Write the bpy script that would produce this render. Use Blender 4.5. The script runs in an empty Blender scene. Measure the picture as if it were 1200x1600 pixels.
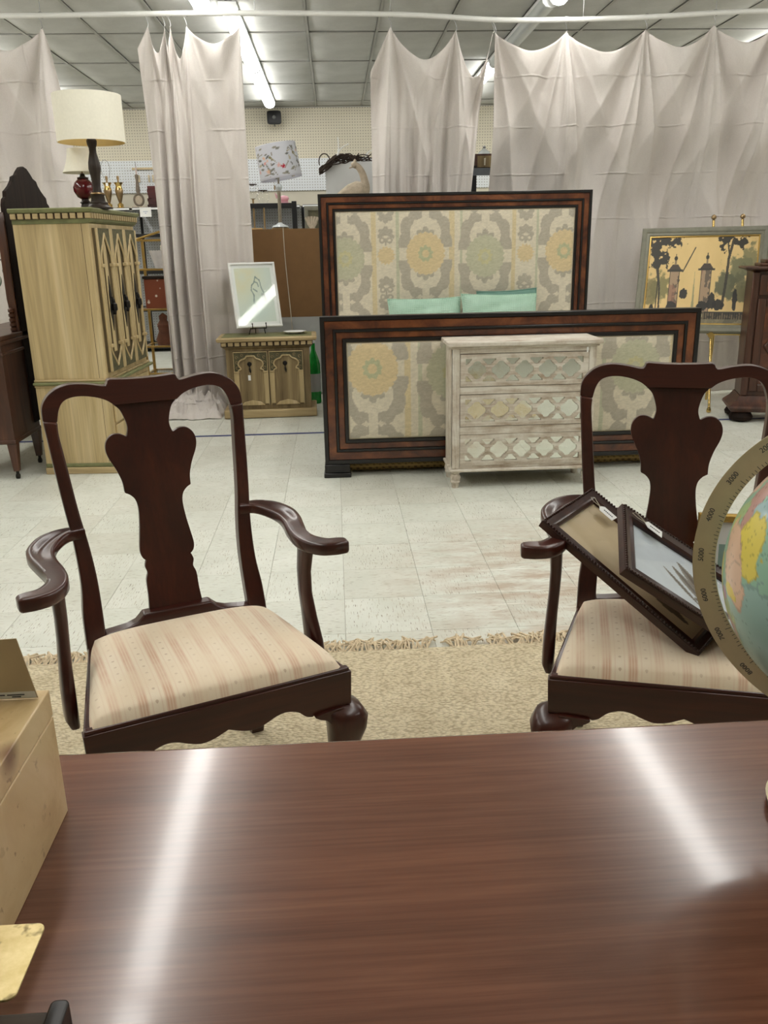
import bpy, bmesh, math, random
import numpy as np
from mathutils import Vector, Matrix

random.seed(7)
RNG = np.random.default_rng(11)
PI = math.pi
sc = bpy.context.scene
COL = sc.collection

# ------------------------------------------------------------------ camera
def cam_basis(yaw, pitch, roll):
    y, p, r = map(math.radians, (yaw, pitch, roll))
    f = Vector((math.sin(y)*math.cos(p), math.cos(y)*math.cos(p), -math.sin(p)))
    r0 = Vector((math.cos(y), -math.sin(y), 0)); u0 = r0.cross(f)
    return f, r0*math.cos(r)-u0*math.sin(r), u0*math.cos(r)+r0*math.sin(r)
CAM_F, CAM_R, CAM_U = cam_basis(3.0, 17.55, 1.15)
cam_data = bpy.data.cameras.new('camera'); cam = bpy.data.objects.new('camera', cam_data); COL.objects.link(cam)
m = Matrix.Identity(4)
for i in range(3):
    m[i][0] = CAM_R[i]; m[i][1] = CAM_U[i]; m[i][2] = -CAM_F[i]
m[0][3], m[1][3], m[2][3] = 0, 0, 1.40
cam.matrix_world = m
cam_data.sensor_fit = 'VERTICAL'; cam_data.sensor_height = 36; cam_data.sensor_width = 27
cam_data.lens = 1310/1600*36
cam_data.clip_start = 0.02; cam_data.clip_end = 100
sc.camera = cam

# ------------------------------------------------------------------ world, exposure
world = bpy.data.worlds.new('world'); sc.world = world; world.use_nodes = True
world.node_tree.nodes['Background'].inputs[0].default_value = (0.8, 0.85, 0.9, 1)
world.node_tree.nodes['Background'].inputs[1].default_value = 0.3
sc.view_settings.view_transform = 'Standard'; sc.view_settings.look = 'None'
sc.view_settings.gamma = 1; sc.view_settings.use_curve_mapping = False
sc.view_settings.exposure = 0.14
TUBE_STRENGTH = 17.5          # fluorescent tubes (emission of the fixtures' lenses)

# room numbers
HC = 3.34; XL, XR, YN, YB = -5.4, 6.6, -4.0, 13.30

# ------------------------------------------------------------------ helpers: materials
def lin(c):
    out = []
    for v in c[:3]:
        v = v/255.0
        out.append(v/12.92 if v <= 0.04045 else ((v+0.055)/1.055)**2.4)
    return (out[0], out[1], out[2], 1.0)

class NT:
    def __init__(s, name):
        s.m = bpy.data.materials.new(name); s.m.use_nodes = True
        s.t = s.m.node_tree; s.n = s.t.nodes; s.l = s.t.links
        s.b = s.n['Principled BSDF']
    def node(s, typ, **kw):
        n = s.n.new(typ)
        for k, v in kw.items():
            if k.startswith('i_'):
                key = k[2:]; key = int(key) if key.isdigit() else key.replace('_', ' ')
                n.inputs[key].default_value = v
            else: setattr(n, k, v)
        return n
    def link(s, a, b): s.l.new(a, b)
    def coords(s, kind='Object', scale=(1, 1, 1), rot=(0, 0, 0), loc=(0, 0, 0)):
        tc = s.node('ShaderNodeTexCoord'); mp = s.node('ShaderNodeMapping')
        mp.inputs['Scale'].default_value = scale; mp.inputs['Rotation'].default_value = rot; mp.inputs['Location'].default_value = loc
        s.link(tc.outputs[kind], mp.inputs['Vector']); return mp.outputs[0]
    def noise(s, vec, scale=5, detail=4, rough=0.5, dist=0.0):
        n = s.node('ShaderNodeTexNoise'); n.inputs['Scale'].default_value = scale; n.inputs['Detail'].default_value = detail
        n.inputs['Roughness'].default_value = rough; n.inputs['Distortion'].default_value = dist
        if vec is not None: s.link(vec, n.inputs['Vector'])
        return n.outputs['Fac']
    def ramp(s, fac, stops, interp='LINEAR'):
        r = s.node('ShaderNodeValToRGB'); r.color_ramp.interpolation = interp
        e = r.color_ramp.elements
        while len(e) < len(stops): e.new(0.5)
        for el, (p, c) in zip(e, stops):
            el.position = p; el.color = c if len(c) == 4 else lin(c)
        s.link(fac, r.inputs[0]); return r.outputs[0]
    def mix(s, fac, a, b, mode='MIX'):
        n = s.node('ShaderNodeMix', data_type='RGBA', blend_type=mode)
        for sock, v in ((n.inputs[0], fac), (n.inputs[6], a), (n.inputs[7], b)):
            if isinstance(v, bpy.types.NodeSocket): s.link(v, sock)
            else: sock.default_value = v
        return n.outputs[2]
    def math(s, op, a, b=0.0, c=None):
        n = s.node('ShaderNodeMath', operation=op)
        for i, v in enumerate((a, b) if c is None else (a, b, c)):
            if isinstance(v, bpy.types.NodeSocket): s.link(v, n.inputs[i])
            else: n.inputs[i].default_value = v
        return n.outputs[0]
    def sep(s, vec):
        n = s.node('ShaderNodeSeparateXYZ'); s.link(vec, n.inputs[0]); return n.outputs
    def bump(s, h, strength=0.3, dist=0.002):
        n = s.node('ShaderNodeBump'); n.inputs['Strength'].default_value = strength; n.inputs['Distance'].default_value = dist
        s.link(h, n.inputs['Height']); s.link(n.outputs[0], s.b.inputs['Normal']); return n
    def set(s, color=None, rough=0.5, metallic=0.0, spec=0.5, coat=0.0, coat_rough=0.1):
        b = s.b
        if color is not None:
            if isinstance(color, bpy.types.NodeSocket): s.link(color, b.inputs['Base Color'])
            else: b.inputs['Base Color'].default_value = color if len(color) == 4 else lin(color)
        if isinstance(rough, bpy.types.NodeSocket): s.link(rough, b.inputs['Roughness'])
        else: b.inputs['Roughness'].default_value = rough
        b.inputs['Metallic'].default_value = metallic; b.inputs['Specular IOR Level'].default_value = spec
        b.inputs['Coat Weight'].default_value = coat; b.inputs['Coat Roughness'].default_value = coat_rough
        return s.m

def plain(name, c, rough=0.5, metallic=0.0, spec=0.5, vary=0.12, scale=12, coat=0.0, bump=0.0):
    t = NT(name); co = t.coords()
    f = t.noise(co, scale, 5, 0.6)
    a = lin(c); d = tuple(x*(1-vary) for x in a[:3])+(1,); u = tuple(min(1, x*(1+vary)) for x in a[:3])+(1,)
    col = t.ramp(f, [(0.3, d), (0.7, u)])
    if bump: t.bump(t.noise(co, scale*6, 4), bump, 0.002)
    return t.set(col, rough, metallic, spec, coat)

def wood(name, dark, mid, light, axis='Z', scale=1.0, rough=0.4, coat=0.0, contrast=(0.3, 0.5, 0.7), bump=0.08, coat_rough=0.12, spec=0.5):
    t = NT(name)
    st = {'X': (1.2, 14, 14), 'Y': (14, 1.2, 14), 'Z': (14, 14, 1.2)}[axis]
    co = t.coords(scale=tuple(x*scale for x in st))
    big = t.noise(co, 0.9, 5, 0.6, 1.2)
    col = t.ramp(big, [(contrast[0], dark), (contrast[1], mid), (contrast[2], light)])
    st2 = {'X': (3, 160, 160), 'Y': (160, 3, 160), 'Z': (160, 160, 3)}[axis]
    fine = t.noise(t.coords(scale=tuple(x*scale for x in st2)), 1.0, 3, 0.6)
    fcol = t.ramp(fine, [(0.35, (0.72, 0.72, 0.72, 1)), (0.6, (1.04, 1.04, 1.04, 1))])
    col = t.mix(0.6, col, fcol, 'MULTIPLY')
    if bump: t.bump(fine, bump, 0.001)
    return t.set(col, rough, 0, spec, coat, coat_rough)

def metal(name, c, rough=0.25):
    t = NT(name); f = t.noise(t.coords(), 25, 4)
    a = lin(c); col = t.ramp(f, [(0.35, tuple(x*0.86 for x in a[:3])+(1,)), (0.65, a)])
    return t.set(col, rough, 1.0)

def vcol_mat(name, rough=0.8, weave=0.0, spec=0.3, sheen=0.0, coat=0.0):
    t = NT(name); a = t.node('ShaderNodeAttribute', attribute_name='Col')
    col = a.outputs['Color']
    if weave:
        n = t.noise(t.coords(scale=(1, 1, 1)), 420, 2)
        col = t.mix(weave, col, t.ramp(n, [(0.3, (0.6, 0.6, 0.6, 1)), (0.7, (1.15, 1.15, 1.15, 1))]), 'MULTIPLY')
        t.bump(n, 0.25, 0.001)
    t.set(col, rough, 0, spec, coat)
    return t.m

# ------------------------------------------------------------------ helpers: meshes
def crom(pts, n=8, closed=False):
    """Catmull-Rom resampling of a polyline (any dimension)."""
    P = [np.array(p, float) for p in pts]; out = []
    N = len(P); segs = N if closed else N-1
    for i in range(segs):
        if closed: p0, p1, p2, p3 = P[i-1], P[i], P[(i+1) % N], P[(i+2) % N]
        else: p0, p1, p2, p3 = P[max(i-1, 0)], P[i], P[i+1], P[min(i+2, N-1)]
        for k in range(n):
            t = k/n
            out.append(0.5*((2*p1)+(-p0+p2)*t+(2*p0-5*p1+4*p2-p3)*t*t+(-p0+3*p1-3*p2+p3)*t**3))
    if not closed: out.append(P[-1])
    return [tuple(p) for p in out]

class B:
    def __init__(s): s.v = []; s.f = []
    def add(s, vs, fs):
        o = len(s.v); s.v += [tuple(map(float, v)) for v in vs]; s.f += [tuple(i+o for i in f) for f in fs]; return s
    def box(s, x0, x1, y0, y1, z0, z1, M=None):
        vs = [(x, y, z) for z in (z0, z1) for y in (y0, y1) for x in (x0, x1)]
        if M is not None: vs = [tuple(M @ Vector(v)) for v in vs]
        return s.add(vs, [(0, 2, 3, 1), (4, 5, 7, 6), (0, 1, 5, 4), (2, 6, 7, 3), (0, 4, 6, 2), (1, 3, 7, 5)])
    def prism(s, poly, fn, w0, w1):
        """poly: list of (u,v) ; fn(u,v,w)->xyz ; extruded from w0 to w1."""
        n = len(poly)
        vs = [fn(u, v, w0) for u, v in poly]+[fn(u, v, w1) for u, v in poly]
        fs = [tuple(range(n-1, -1, -1)), tuple(range(n, 2*n))]+[(i, (i+1) % n, n+(i+1) % n, n+i) for i in range(n)]
        return s.add(vs, fs)
    def lathe(s, prof, n=32, c=(0, 0, 0), sx=1, sy=1, phase=0, caps=True):
        vs = []; fs = []
        for r, z in prof:
            for k in range(n):
                a = 2*PI*k/n+phase; vs.append((c[0]+r*math.cos(a)*sx, c[1]+r*math.sin(a)*sy, c[2]+z))
        for i in range(len(prof)-1):
            for k in range(n):
                fs.append((i*n+k, i*n+(k+1) % n, (i+1)*n+(k+1) % n, (i+1)*n+k))
        if caps and prof[0][0] > 1e-6: fs.append(tuple(range(n-1, -1, -1)))
        if caps and prof[-1][0] > 1e-6: fs.append(tuple((len(prof)-1)*n+k for k in range(n)))
        return s.add(vs, fs)
    def rings(s, rings, caps=True, closed=False):
        n = len(rings[0]); vs = [p for r in rings for p in r]; fs = []
        R = len(rings)
        for i in range(R if closed else R-1):
            j = (i+1) % R
            for k in range(n): fs.append((i*n+k, i*n+(k+1) % n, j*n+(k+1) % n, j*n+k))
        if caps and not closed: fs += [tuple(range(n-1, -1, -1)), tuple((R-1)*n+k for k in range(n))]
        return s.add(vs, fs)
    def tube(s, pts, r, n=8, closed=False, up=(0, 0, 1), flat=1.0):
        P = [Vector(p) for p in pts]; R = []; N = len(P)
        rr = r if isinstance(r, (list, tuple)) else [r]*N
        a = None
        for i in range(N):
            d = (P[(i+1) % N]-P[i-1]) if closed else (P[min(i+1, N-1)]-P[max(i-1, 0)])
            d.normalize()
            if a is None:
                a = d.cross(Vector(up))
                if a.length < 1e-3: a = d.cross(Vector((1, 0, 0)))
            else: a = a-d*a.dot(d)
            a.normalize(); b = d.cross(a)
            R.append([tuple(P[i]+(a*math.cos(2*PI*k/n)+b*math.sin(2*PI*k/n)*flat)*rr[i]) for k in range(n)])
        return s.rings(R, True, closed)
    def grid(s, fn, nu, nv):
        vs = [fn(i/nu, j/nv) for j in range(nv+1) for i in range(nu+1)]
        w = nu+1
        return s.add(vs, [(j*w+i, j*w+i+1, (j+1)*w+i+1, (j+1)*w+i) for j in range(nv) for i in range(nu)])
    def obj(s, name, mat, parent=None, smooth=40, bevel=0.0, seg=2, solid=0.0, sub=0):
        me = bpy.data.meshes.new(name); me.from_pydata(s.v, [], s.f); me.update()
        bm = bmesh.new(); bm.from_mesh(me); bmesh.ops.recalc_face_normals(bm, faces=bm.faces); bm.to_mesh(me); bm.free()
        if smooth:
            for p in me.polygons: p.use_smooth = True
            me.set_sharp_from_angle(angle=math.radians(smooth))
        o = bpy.data.objects.new(name, me); COL.objects.link(o)
        if mat is not None: me.materials.append(mat)
        if parent is not None: o.parent = parent
        if solid:
            md = o.modifiers.new('solid', 'SOLIDIFY'); md.thickness = solid; md.offset = 0
        if sub:
            md = o.modifiers.new('sub', 'SUBSURF'); md.levels = sub; md.render_levels = sub
        if bevel:
            md = o.modifiers.new('bev', 'BEVEL'); md.width = bevel; md.segments = seg; md.limit_method = 'ANGLE'; md.angle_limit = math.radians(40)
            md.harden_normals = False
        return o

def rbox(x0, x1, y0, y1, z0, z1, name, mat, parent, bevel=0.004, **k):
    return B().box(x0, x1, y0, y1, z0, z1).obj(name, mat, parent, bevel=bevel, **k)

def empty(name, loc=(0, 0, 0), rz=0.0):
    o = bpy.data.objects.new(name, None); COL.objects.link(o); o.location = loc; o.rotation_euler = (0, 0, rz)
    o.empty_display_size = 0.1; return o
def tag(o, label, cat, group=None, kind=None):
    o['label'] = label; o['category'] = cat
    if group: o['group'] = group
    if kind: o['kind'] = kind
    return o
def thing(name, label, cat, loc=(0, 0, 0), rz=0.0, group=None):
    return tag(empty(name, loc, rz), label, cat, group)
def struct(o): o['kind'] = 'structure'; return o
def copy_tree(o, parent=None):
    c = o.copy(); COL.objects.link(c); c.parent = parent
    for ch in list(o.children): copy_tree(ch, c)
    return c
def share(o, parent, loc=(0, 0, 0), rot=(0, 0, 0), scale=(1, 1, 1)):
    c = o.copy(); COL.objects.link(c); c.parent = parent; c.location = loc; c.rotation_euler = rot; c.scale = scale; return c
def setcol(me, cols):
    a = me.color_attributes.new('Col', 'FLOAT_COLOR', 'POINT')
    a.data.foreach_set('color', np.asarray(cols, np.float32).ravel())
def lina(c):
    c = np.asarray(c, float)/255.0
    return np.where(c <= 0.04045, c/12.92, ((c+0.055)/1.055)**2.4)

# value noise for patterns that are computed per vertex
_T = RNG.random((64, 64, 64))
def vn(x, y, z=0.0):
    x, y, z = np.broadcast_arrays(np.asarray(x, float), np.asarray(y, float), np.asarray(z, float))
    xi, yi, zi = np.floor(x).astype(int), np.floor(y).astype(int), np.floor(z).astype(int)
    fx, fy, fz = x-xi, y-yi, z-zi
    fx, fy, fz = [t*t*(3-2*t) for t in (fx, fy, fz)]
    g = lambda a, b, c: _T[(xi+a) % 64, (yi+b) % 64, (zi+c) % 64]
    l = lambda a, b, t: a+(b-a)*t
    return l(l(l(g(0, 0, 0), g(1, 0, 0), fx), l(g(0, 1, 0), g(1, 1, 0), fx), fy), l(l(g(0, 0, 1), g(1, 0, 1), fx), l(g(0, 1, 1), g(1, 1, 1), fx), fy), fz)
def fbm(x, y, z=0.0, o=4):
    s = 0; a = 0.5
    for i in range(o): s = s+a*vn(np.asarray(x)*2**i+17*i, np.asarray(y)*2**i+5*i, np.asarray(z)*2**i); a *= 0.5
    return s/(1-0.5**o)

def curve_mesh(name, splines, extrude, mat, parent, bevel=0.0):
    """filled 2D outlines (holes by even-odd) in the XY plane, extruded along Z."""
    cu = bpy.data.curves.new(name, 'CURVE'); cu.dimensions = '2D'; cu.fill_mode = 'BOTH'; cu.extrude = extrude; cu.bevel_depth = bevel
    for pts in splines:
        sp = cu.splines.new('POLY'); sp.points.add(len(pts)-1); sp.use_cyclic_u = True
        for p, q in zip(sp.points, pts): p.co = (q[0], q[1], 0, 1)
    tmp = bpy.data.objects.new('tmp', cu); COL.objects.link(tmp)
    me = bpy.data.meshes.new_from_object(tmp.evaluated_get(bpy.context.evaluated_depsgraph_get()))
    bpy.data.objects.remove(tmp); bpy.data.curves.remove(cu)
    me.name = name; o = bpy.data.objects.new(name, me); COL.objects.link(o)
    me.materials.clear(); me.materials.append(mat); o.parent = parent; return o

def text_mesh(name, body, size, mat, parent, extrude=0.0003):
    cu = bpy.data.curves.new(name, 'FONT'); cu.body = body; cu.size = size; cu.extrude = extrude; cu.align_x = 'CENTER'; cu.align_y = 'CENTER'
    tmp = bpy.data.objects.new('tmp', cu); COL.objects.link(tmp)
    me = bpy.data.meshes.new_from_object(tmp.evaluated_get(bpy.context.evaluated_depsgraph_get()))
    bpy.data.objects.remove(tmp); bpy.data.curves.remove(cu)
    me.name = name; o = bpy.data.objects.new(name, me); COL.objects.link(o)
    me.materials.clear(); me.materials.append(mat); o.parent = parent; return o

# ------------------------------------------------------------------ materials
M = {}
M['mahogany'] = wood('chair_mahogany', (50, 18, 13), (62, 25, 17), (76, 34, 22), 'Z', 0.8, 0.28, 0.15, coat_rough=0.15, bump=0.03)
M['mahogany_x'] = wood('chair_mahogany_x', (50, 18, 13), (62, 25, 17), (76, 34, 22), 'X', 0.8, 0.28, 0.15, coat_rough=0.15, bump=0.03)
M['black_lacquer'] = plain('black_lacquer', (22, 19, 19), 0.3, vary=0.2)
M['black_metal'] = plain('black_metal', (26, 26, 28), 0.45, 0.3)
M['iron'] = plain('dark_iron', (34, 30, 27), 0.5, 0.6, bump=0.3, scale=30)
M['brass'] = metal('brass', (220, 190, 122), 0.2)
M['old_brass'] = metal('old_brass', (162, 138, 104), 0.35)
M['white_paint'] = plain('white_paint', (228, 228, 224), 0.5, vary=0.03)
M['paper'] = plain('paper', (238, 238, 236), 0.7, vary=0.02)
M['print_ink'] = plain('print_ink', (70, 72, 80), 0.8)
M['string'] = plain('string', (205, 196, 176), 0.9)
M['cream_wall'] = plain('cream_wall', (214, 208, 190), 0.7, vary=0.04, scale=2)
M['grey_wall'] = plain('grey_wall', (178, 180, 178), 0.7, vary=0.04, scale=3)
M['steel_white'] = plain('steel_white', (222, 224, 224), 0.4, vary=0.03)

def pegboard(name, c, pitch=0.0381, hole=0.0062):
    t = NT(name); x = t.sep(t.coords())
    def cell(v): return t.math('SUBTRACT', t.math('FRACT', t.math('DIVIDE', t.math('ADD', v, 50.0), pitch)), 0.5)
    a, b = cell(x[0]), cell(x[2])
    d = t.math('SQRT', t.math('ADD', t.math('MULTIPLY', a, a), t.math('MULTIPLY', b, b)))
    hole_f = t.math('LESS_THAN', d, hole/pitch)
    n = t.noise(t.coords(), 1.5, 3)
    base = t.ramp(n, [(0.3, tuple(v*0.97 for v in c)), (0.7, c)])
    return t.set(t.mix(hole_f, base, lin((128, 124, 114))), 0.6)
M['peg_cream'] = pegboard('peg_cream', (224, 217, 197))
M['peg_white'] = pegboard('peg_white', (232, 236, 240))

def mat_table():
    t = NT('table_mahogany')
    co = t.coords(scale=(0.9, 9, 9)); big = t.noise(co, 1.3, 6, 0.62, 1.4)
    col = t.ramp(big, [(0.25, (100, 60, 45)), (0.5, (116, 73, 55)), (0.75, (132, 86, 65))])
    fine = t.noise(t.coords(scale=(4, 170, 170)), 1.0, 3, 0.6)
    col = t.mix(0.55, col, t.ramp(fine, [(0.35, (0.62, 0.6, 0.6, 1)), (0.62, (1.06, 1.06, 1.06, 1))]), 'MULTIPLY')
    # a board joint band, slightly different boards
    x = t.sep(t.coords()); band = t.noise(t.coords(scale=(0.05, 6.5, 1)), 1.0, 1)
    col = t.mix(0.2, col, t.ramp(band, [(0.4, (0.75, 0.72, 0.72, 1)), (0.6, (1.1, 1.08, 1.05, 1))]), 'MULTIPLY')
    rn = t.noise(t.coords(), 4, 2, 0.5)
    rough = t.ramp(rn, [(0.3, (0.20, 0.20, 0.20, 1)), (0.7, (0.23, 0.23, 0.23, 1))])
    scr = t.noise(t.coords(scale=(3, 260, 1), rot=(0, 0, 0.9)), 1.0, 2)
    t.bump(t.math('ADD', t.math('MULTIPLY', fine, 0.25), t.math('MULTIPLY', t.math('GREATER_THAN', scr, 0.76), -0.5)), 0.05, 0.001)
    return t.set(col, rough, 0, 0.5, 0.5, 0.10)
M['table'] = mat_table()

def mat_seat():
    t = NT('seat_fabric'); x = t.sep(t.coords())
    P = 0.058
    u = t.math('FRACT', t.math('ADD', t.math('DIVIDE', x[0], P), 20.25))
    def band(c, w):   # 1 inside |u-c|<w
        return t.math('LESS_THAN', t.math('ABSOLUTE', t.math('SUBTRACT', u, c)), w)
    b = t.math('ADD', t.math('ADD', band(0.15, 0.035), band(0.26, 0.035)), band(0.37, 0.035))
    wide = t.math('MULTIPLY', band(0.26, 0.19), 0.45)
    vv = t.math('SUBTRACT', t.math('FRACT', t.math('DIVIDE', x[1], 0.034)), 0.5)
    uu = t.math('MULTIPLY', t.math('SUBTRACT', u, 0.76), P/0.034)
    d = t.math('SQRT', t.math('ADD', t.math('MULTIPLY', vv, vv), t.math('MULTIPLY', uu, uu)))
    dots = t.math('MULTIPLY', t.math('LESS_THAN', d, 0.10), 0.8)
    edge = t.math('MULTIPLY', t.math('ADD', band(0.58, 0.025), band(0.94, 0.025)), 0.25)
    worn = t.noise(t.coords(), 4.5, 4, 0.6)
    wf = t.ramp(worn, [(0.40, (0.15, 0.15, 0.15, 1)), (0.62, (1, 1, 1, 1))])
    f = t.math('MINIMUM', t.math('ADD', t.math('ADD', t.math('MULTIPLY', b, 0.45), wide), edge), 1.0)
    base = t.ramp(t.noise(t.coords(), 9, 4), [(0.3, (236, 216, 188)), (0.7, (242, 226, 202))])
    col = t.mix(t.math('MULTIPLY', f, wf), base, lin((218, 178, 148)))
    col = t.mix(t.math('MULTIPLY', dots, wf), col, lin((204, 178, 150)))
    wv = t.noise(t.coords(scale=(1, 1, 1)), 600, 2); t.bump(wv, 0.2, 0.001)
    t.b.inputs['Sheen Weight'].default_value = 0.2
    return t.set(col, 0.75, 0, 0.3)
M['seat'] = mat_seat()

def mat_tile():
    t = NT('vinyl_tile'); oi = t.node('ShaderNodeObjectInfo')
    off = t.math('MULTIPLY', oi.outputs['Random'], 40.0)
    comb = t.node('ShaderNodeCombineXYZ'); t.link(off, comb.inputs[0]); t.link(off, comb.inputs[1])
    tc = t.node('ShaderNodeTexCoord'); add = t.node('ShaderNodeVectorMath', operation='ADD')
    t.link(tc.outputs['Object'], add.inputs[0]); t.link(comb.outputs[0], add.inputs[1])
    def mp(scale):
        q = t.node('ShaderNodeMapping'); q.inputs['Scale'].default_value = scale; t.link(add.outputs[0], q.inputs['Vector']); return q.outputs[0]
    base = t.ramp(t.noise(mp((1, 1, 1)), 5, 4), [(0.3, (212, 214, 204)), (0.7, (226, 227, 219))])
    tone = t.ramp(oi.outputs['Random'], [(0.0, (0.90, 0.89, 0.86, 1)), (0.5, (1, 1, 0.99, 1)), (1.0, (0.95, 0.96, 0.94, 1))])
    col = t.mix(1.0, base, tone, 'MULTIPLY')
    n1 = t.noise(mp((20, 190, 20)), 1.0, 2, 0.5)
    col = t.mix(t.ramp(n1, [(0.60, (0, 0, 0, 1)), (0.68, (0.6, 0.6, 0.6, 1))]), col, lin((164, 152, 126)))
    n2 = t.noise(mp((24, 200, 24)), 1.0, 1, 0.5)
    col = t.mix(t.ramp(n2, [(0.68, (0, 0, 0, 1)), (0.72, (0.9, 0.9, 0.9, 1))]), col, lin((110, 94, 72)))
    # wear and brown scuffs of the floor itself (position in the room)
    g = t.node('ShaderNodeNewGeometry')
    def wmp(scale, loc=(0, 0, 0), rot=0):
        q = t.node('ShaderNodeMapping'); q.inputs['Scale'].default_value = scale; q.inputs['Location'].default_value = loc; q.inputs['Rotation'].default_value = (0, 0, rot)
        t.link(g.outputs['Position'], q.inputs['Vector']); return q.outputs[0]
    px = t.sep(g.outputs['Position'])
    dx = t.math('DIVIDE', t.math('SUBTRACT', px[0], 0.95), 0.85); dy = t.math('DIVIDE', t.math('SUBTRACT', px[1], 3.35), 1.05)
    r2 = t.math('ADD', t.math('MULTIPLY', dx, dx), t.math('MULTIPLY', dy, dy))
    zone = t.math('MAXIMUM', t.math('SUBTRACT', 1.0, r2), 0.0)
    sm = t.noise(wmp((1.3, 3.2, 1)), 3.0, 6, 0.68)
    sc_f = t.math('MULTIPLY', zone, t.ramp(sm, [(0.40, (0, 0, 0, 1)), (0.62, (0.75, 0.75, 0.75, 1))]))
    col = t.mix(sc_f, col, lin((170, 142, 116)))
    scr = t.noise(wmp((2.2, 60, 1), rot=0.35), 1.2, 2)
    col = t.mix(t.math('MULTIPLY', zone, t.ramp(scr, [(0.66, (0, 0, 0, 1)), (0.7, (0.8, 0.8, 0.8, 1))])), col, lin((238, 236, 228)))
    rn = t.noise(wmp((1, 1, 1)), 6, 4)
    rough = t.ramp(rn, [(0.3, (0.36, 0.36, 0.36, 1)), (0.7, (0.44, 0.44, 0.44, 1))])
    return t.set(col, rough, 0, 0.45)
M['tile'] = mat_tile()
M['grout'] = plain('tile_joint', (150, 145, 130), 0.9)

def mat_jute():
    t = NT('jute'); co = t.coords(scale=(1, 1, 1))
    v = t.node('ShaderNodeTexVoronoi'); v.inputs['Scale'].default_value = 1.0
    mp = t.coords(scale=(75, 130, 1)); t.link(mp, v.inputs['Vector'])
    n = t.noise(co, 7, 5, 0.6); f2 = t.noise(t.coords(scale=(130, 260, 1)), 1, 3)
    col = t.ramp(n, [(0.3, (206, 192, 164)), (0.7, (226, 214, 188))])
    dk = t.ramp(v.outputs['Distance'], [(0.35, (1.08, 1.08, 1.06, 1)), (0.85, (0.62, 0.58, 0.52, 1))])
    col = t.mix(0.8, col, dk, 'MULTIPLY')
    col = t.mix(0.5, col, t.ramp(f2, [(0.3, (0.7, 0.68, 0.64, 1)), (0.7, (1.15, 1.15, 1.12, 1))]), 'MULTIPLY')
    h = t.math('ADD', t.math('MULTIPLY', v.outputs['Distance'], -1.0), t.math('MULTIPLY', f2, 0.5))
    t.bump(h, 0.9, 0.006)
    return t.set(col, 0.95, 0, 0.1)
M['jute'] = mat_jute()
M['fringe'] = plain('jute_fringe', (212, 194, 164), 0.95, scale=80, vary=0.25)

def mat_curtain():
    t = NT('drop_cloth_curtain'); x = t.sep(t.coords())
    wv = t.noise(t.coords(scale=(1, 1, 1)), 160, 3, 0.6)
    big = t.noise(t.coords(scale=(1, 1, 0.35)), 3.5, 4)
    col = t.ramp(big, [(0.3, (217, 209, 203)), (0.7, (229, 223, 218))])
    col = t.mix(0.35, col, t.ramp(wv, [(0.3, (0.82, 0.82, 0.82, 1)), (0.7, (1.08, 1.08, 1.08, 1))]), 'MULTIPLY')
    # packing creases
    def crease(v, p, ph):
        d = t.math('ABSOLUTE', t.math('SUBTRACT', t.math('FRACT', t.math('ADD', t.math('DIVIDE', v, p), ph)), 0.5))
        return t.math('MAXIMUM', t.math('SUBTRACT', 1.0, t.math('MULTIPLY', d, 2*p/0.02)), 0.0)
    wob = t.math('MULTIPLY', t.noise(t.coords(), 4, 3), 0.03)
    cr = t.math('ADD', crease(t.math('ADD', x[2], wob), 0.37, 0.12), crease(t.math('ADD', x[0], wob), 0.62, 0.3))
    msk = t.ramp(t.noise(t.coords(), 3.0, 2), [(0.42, (0, 0, 0, 1)), (0.58, (1, 1, 1, 1))])
    wr = t.noise(t.coords(scale=(1, 1, 0.6)), 9, 5, 0.6)
    h = t.math('ADD', t.math('ADD', t.math('MULTIPLY', t.math('MULTIPLY', cr, msk), 0.5), t.math('MULTIPLY', wr, 0.7)), t.math('MULTIPLY', wv, 0.03))
    t.bump(h, 0.8, 0.014)
    m_ = t.set(col, 0.9, 0, 0.15)
    # thin cloth lets some light through
    tr = t.node('ShaderNodeBsdfTranslucent'); t.link(col, tr.inputs['Color'])
    mx = t.node('ShaderNodeMixShader'); mx.inputs[0].default_value = 0.10
    out = t.n['Material Output']; t.link(t.b.outputs[0], mx.inputs[1]); t.link(tr.outputs[0], mx.inputs[2]); t.link(mx.outputs[0], out.inputs['Surface'])
    return m_
M['curtain'] = mat_curtain()

def mat_ceiling():
    t = NT('ceiling_panel'); n = t.noise(t.coords(), 40, 4, 0.7); b = t.noise(t.coords(), 3, 3)
    col = t.ramp(b, [(0.3, (198, 199, 195)), (0.7, (212, 213, 209))])
    col = t.mix(0.3, col, t.ramp(n, [(0.3, (0.86, 0.86, 0.86, 1)), (0.6, (1.03, 1.03, 1.03, 1))]), 'MULTIPLY')
    t.bump(n, 0.3, 0.002)
    return t.set(col, 0.9, 0, 0.1)
M['ceiling'] = mat_ceiling()
M['grid_bar'] = plain('ceiling_grid', (176, 176, 170), 0.5, vary=0.05)

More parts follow.
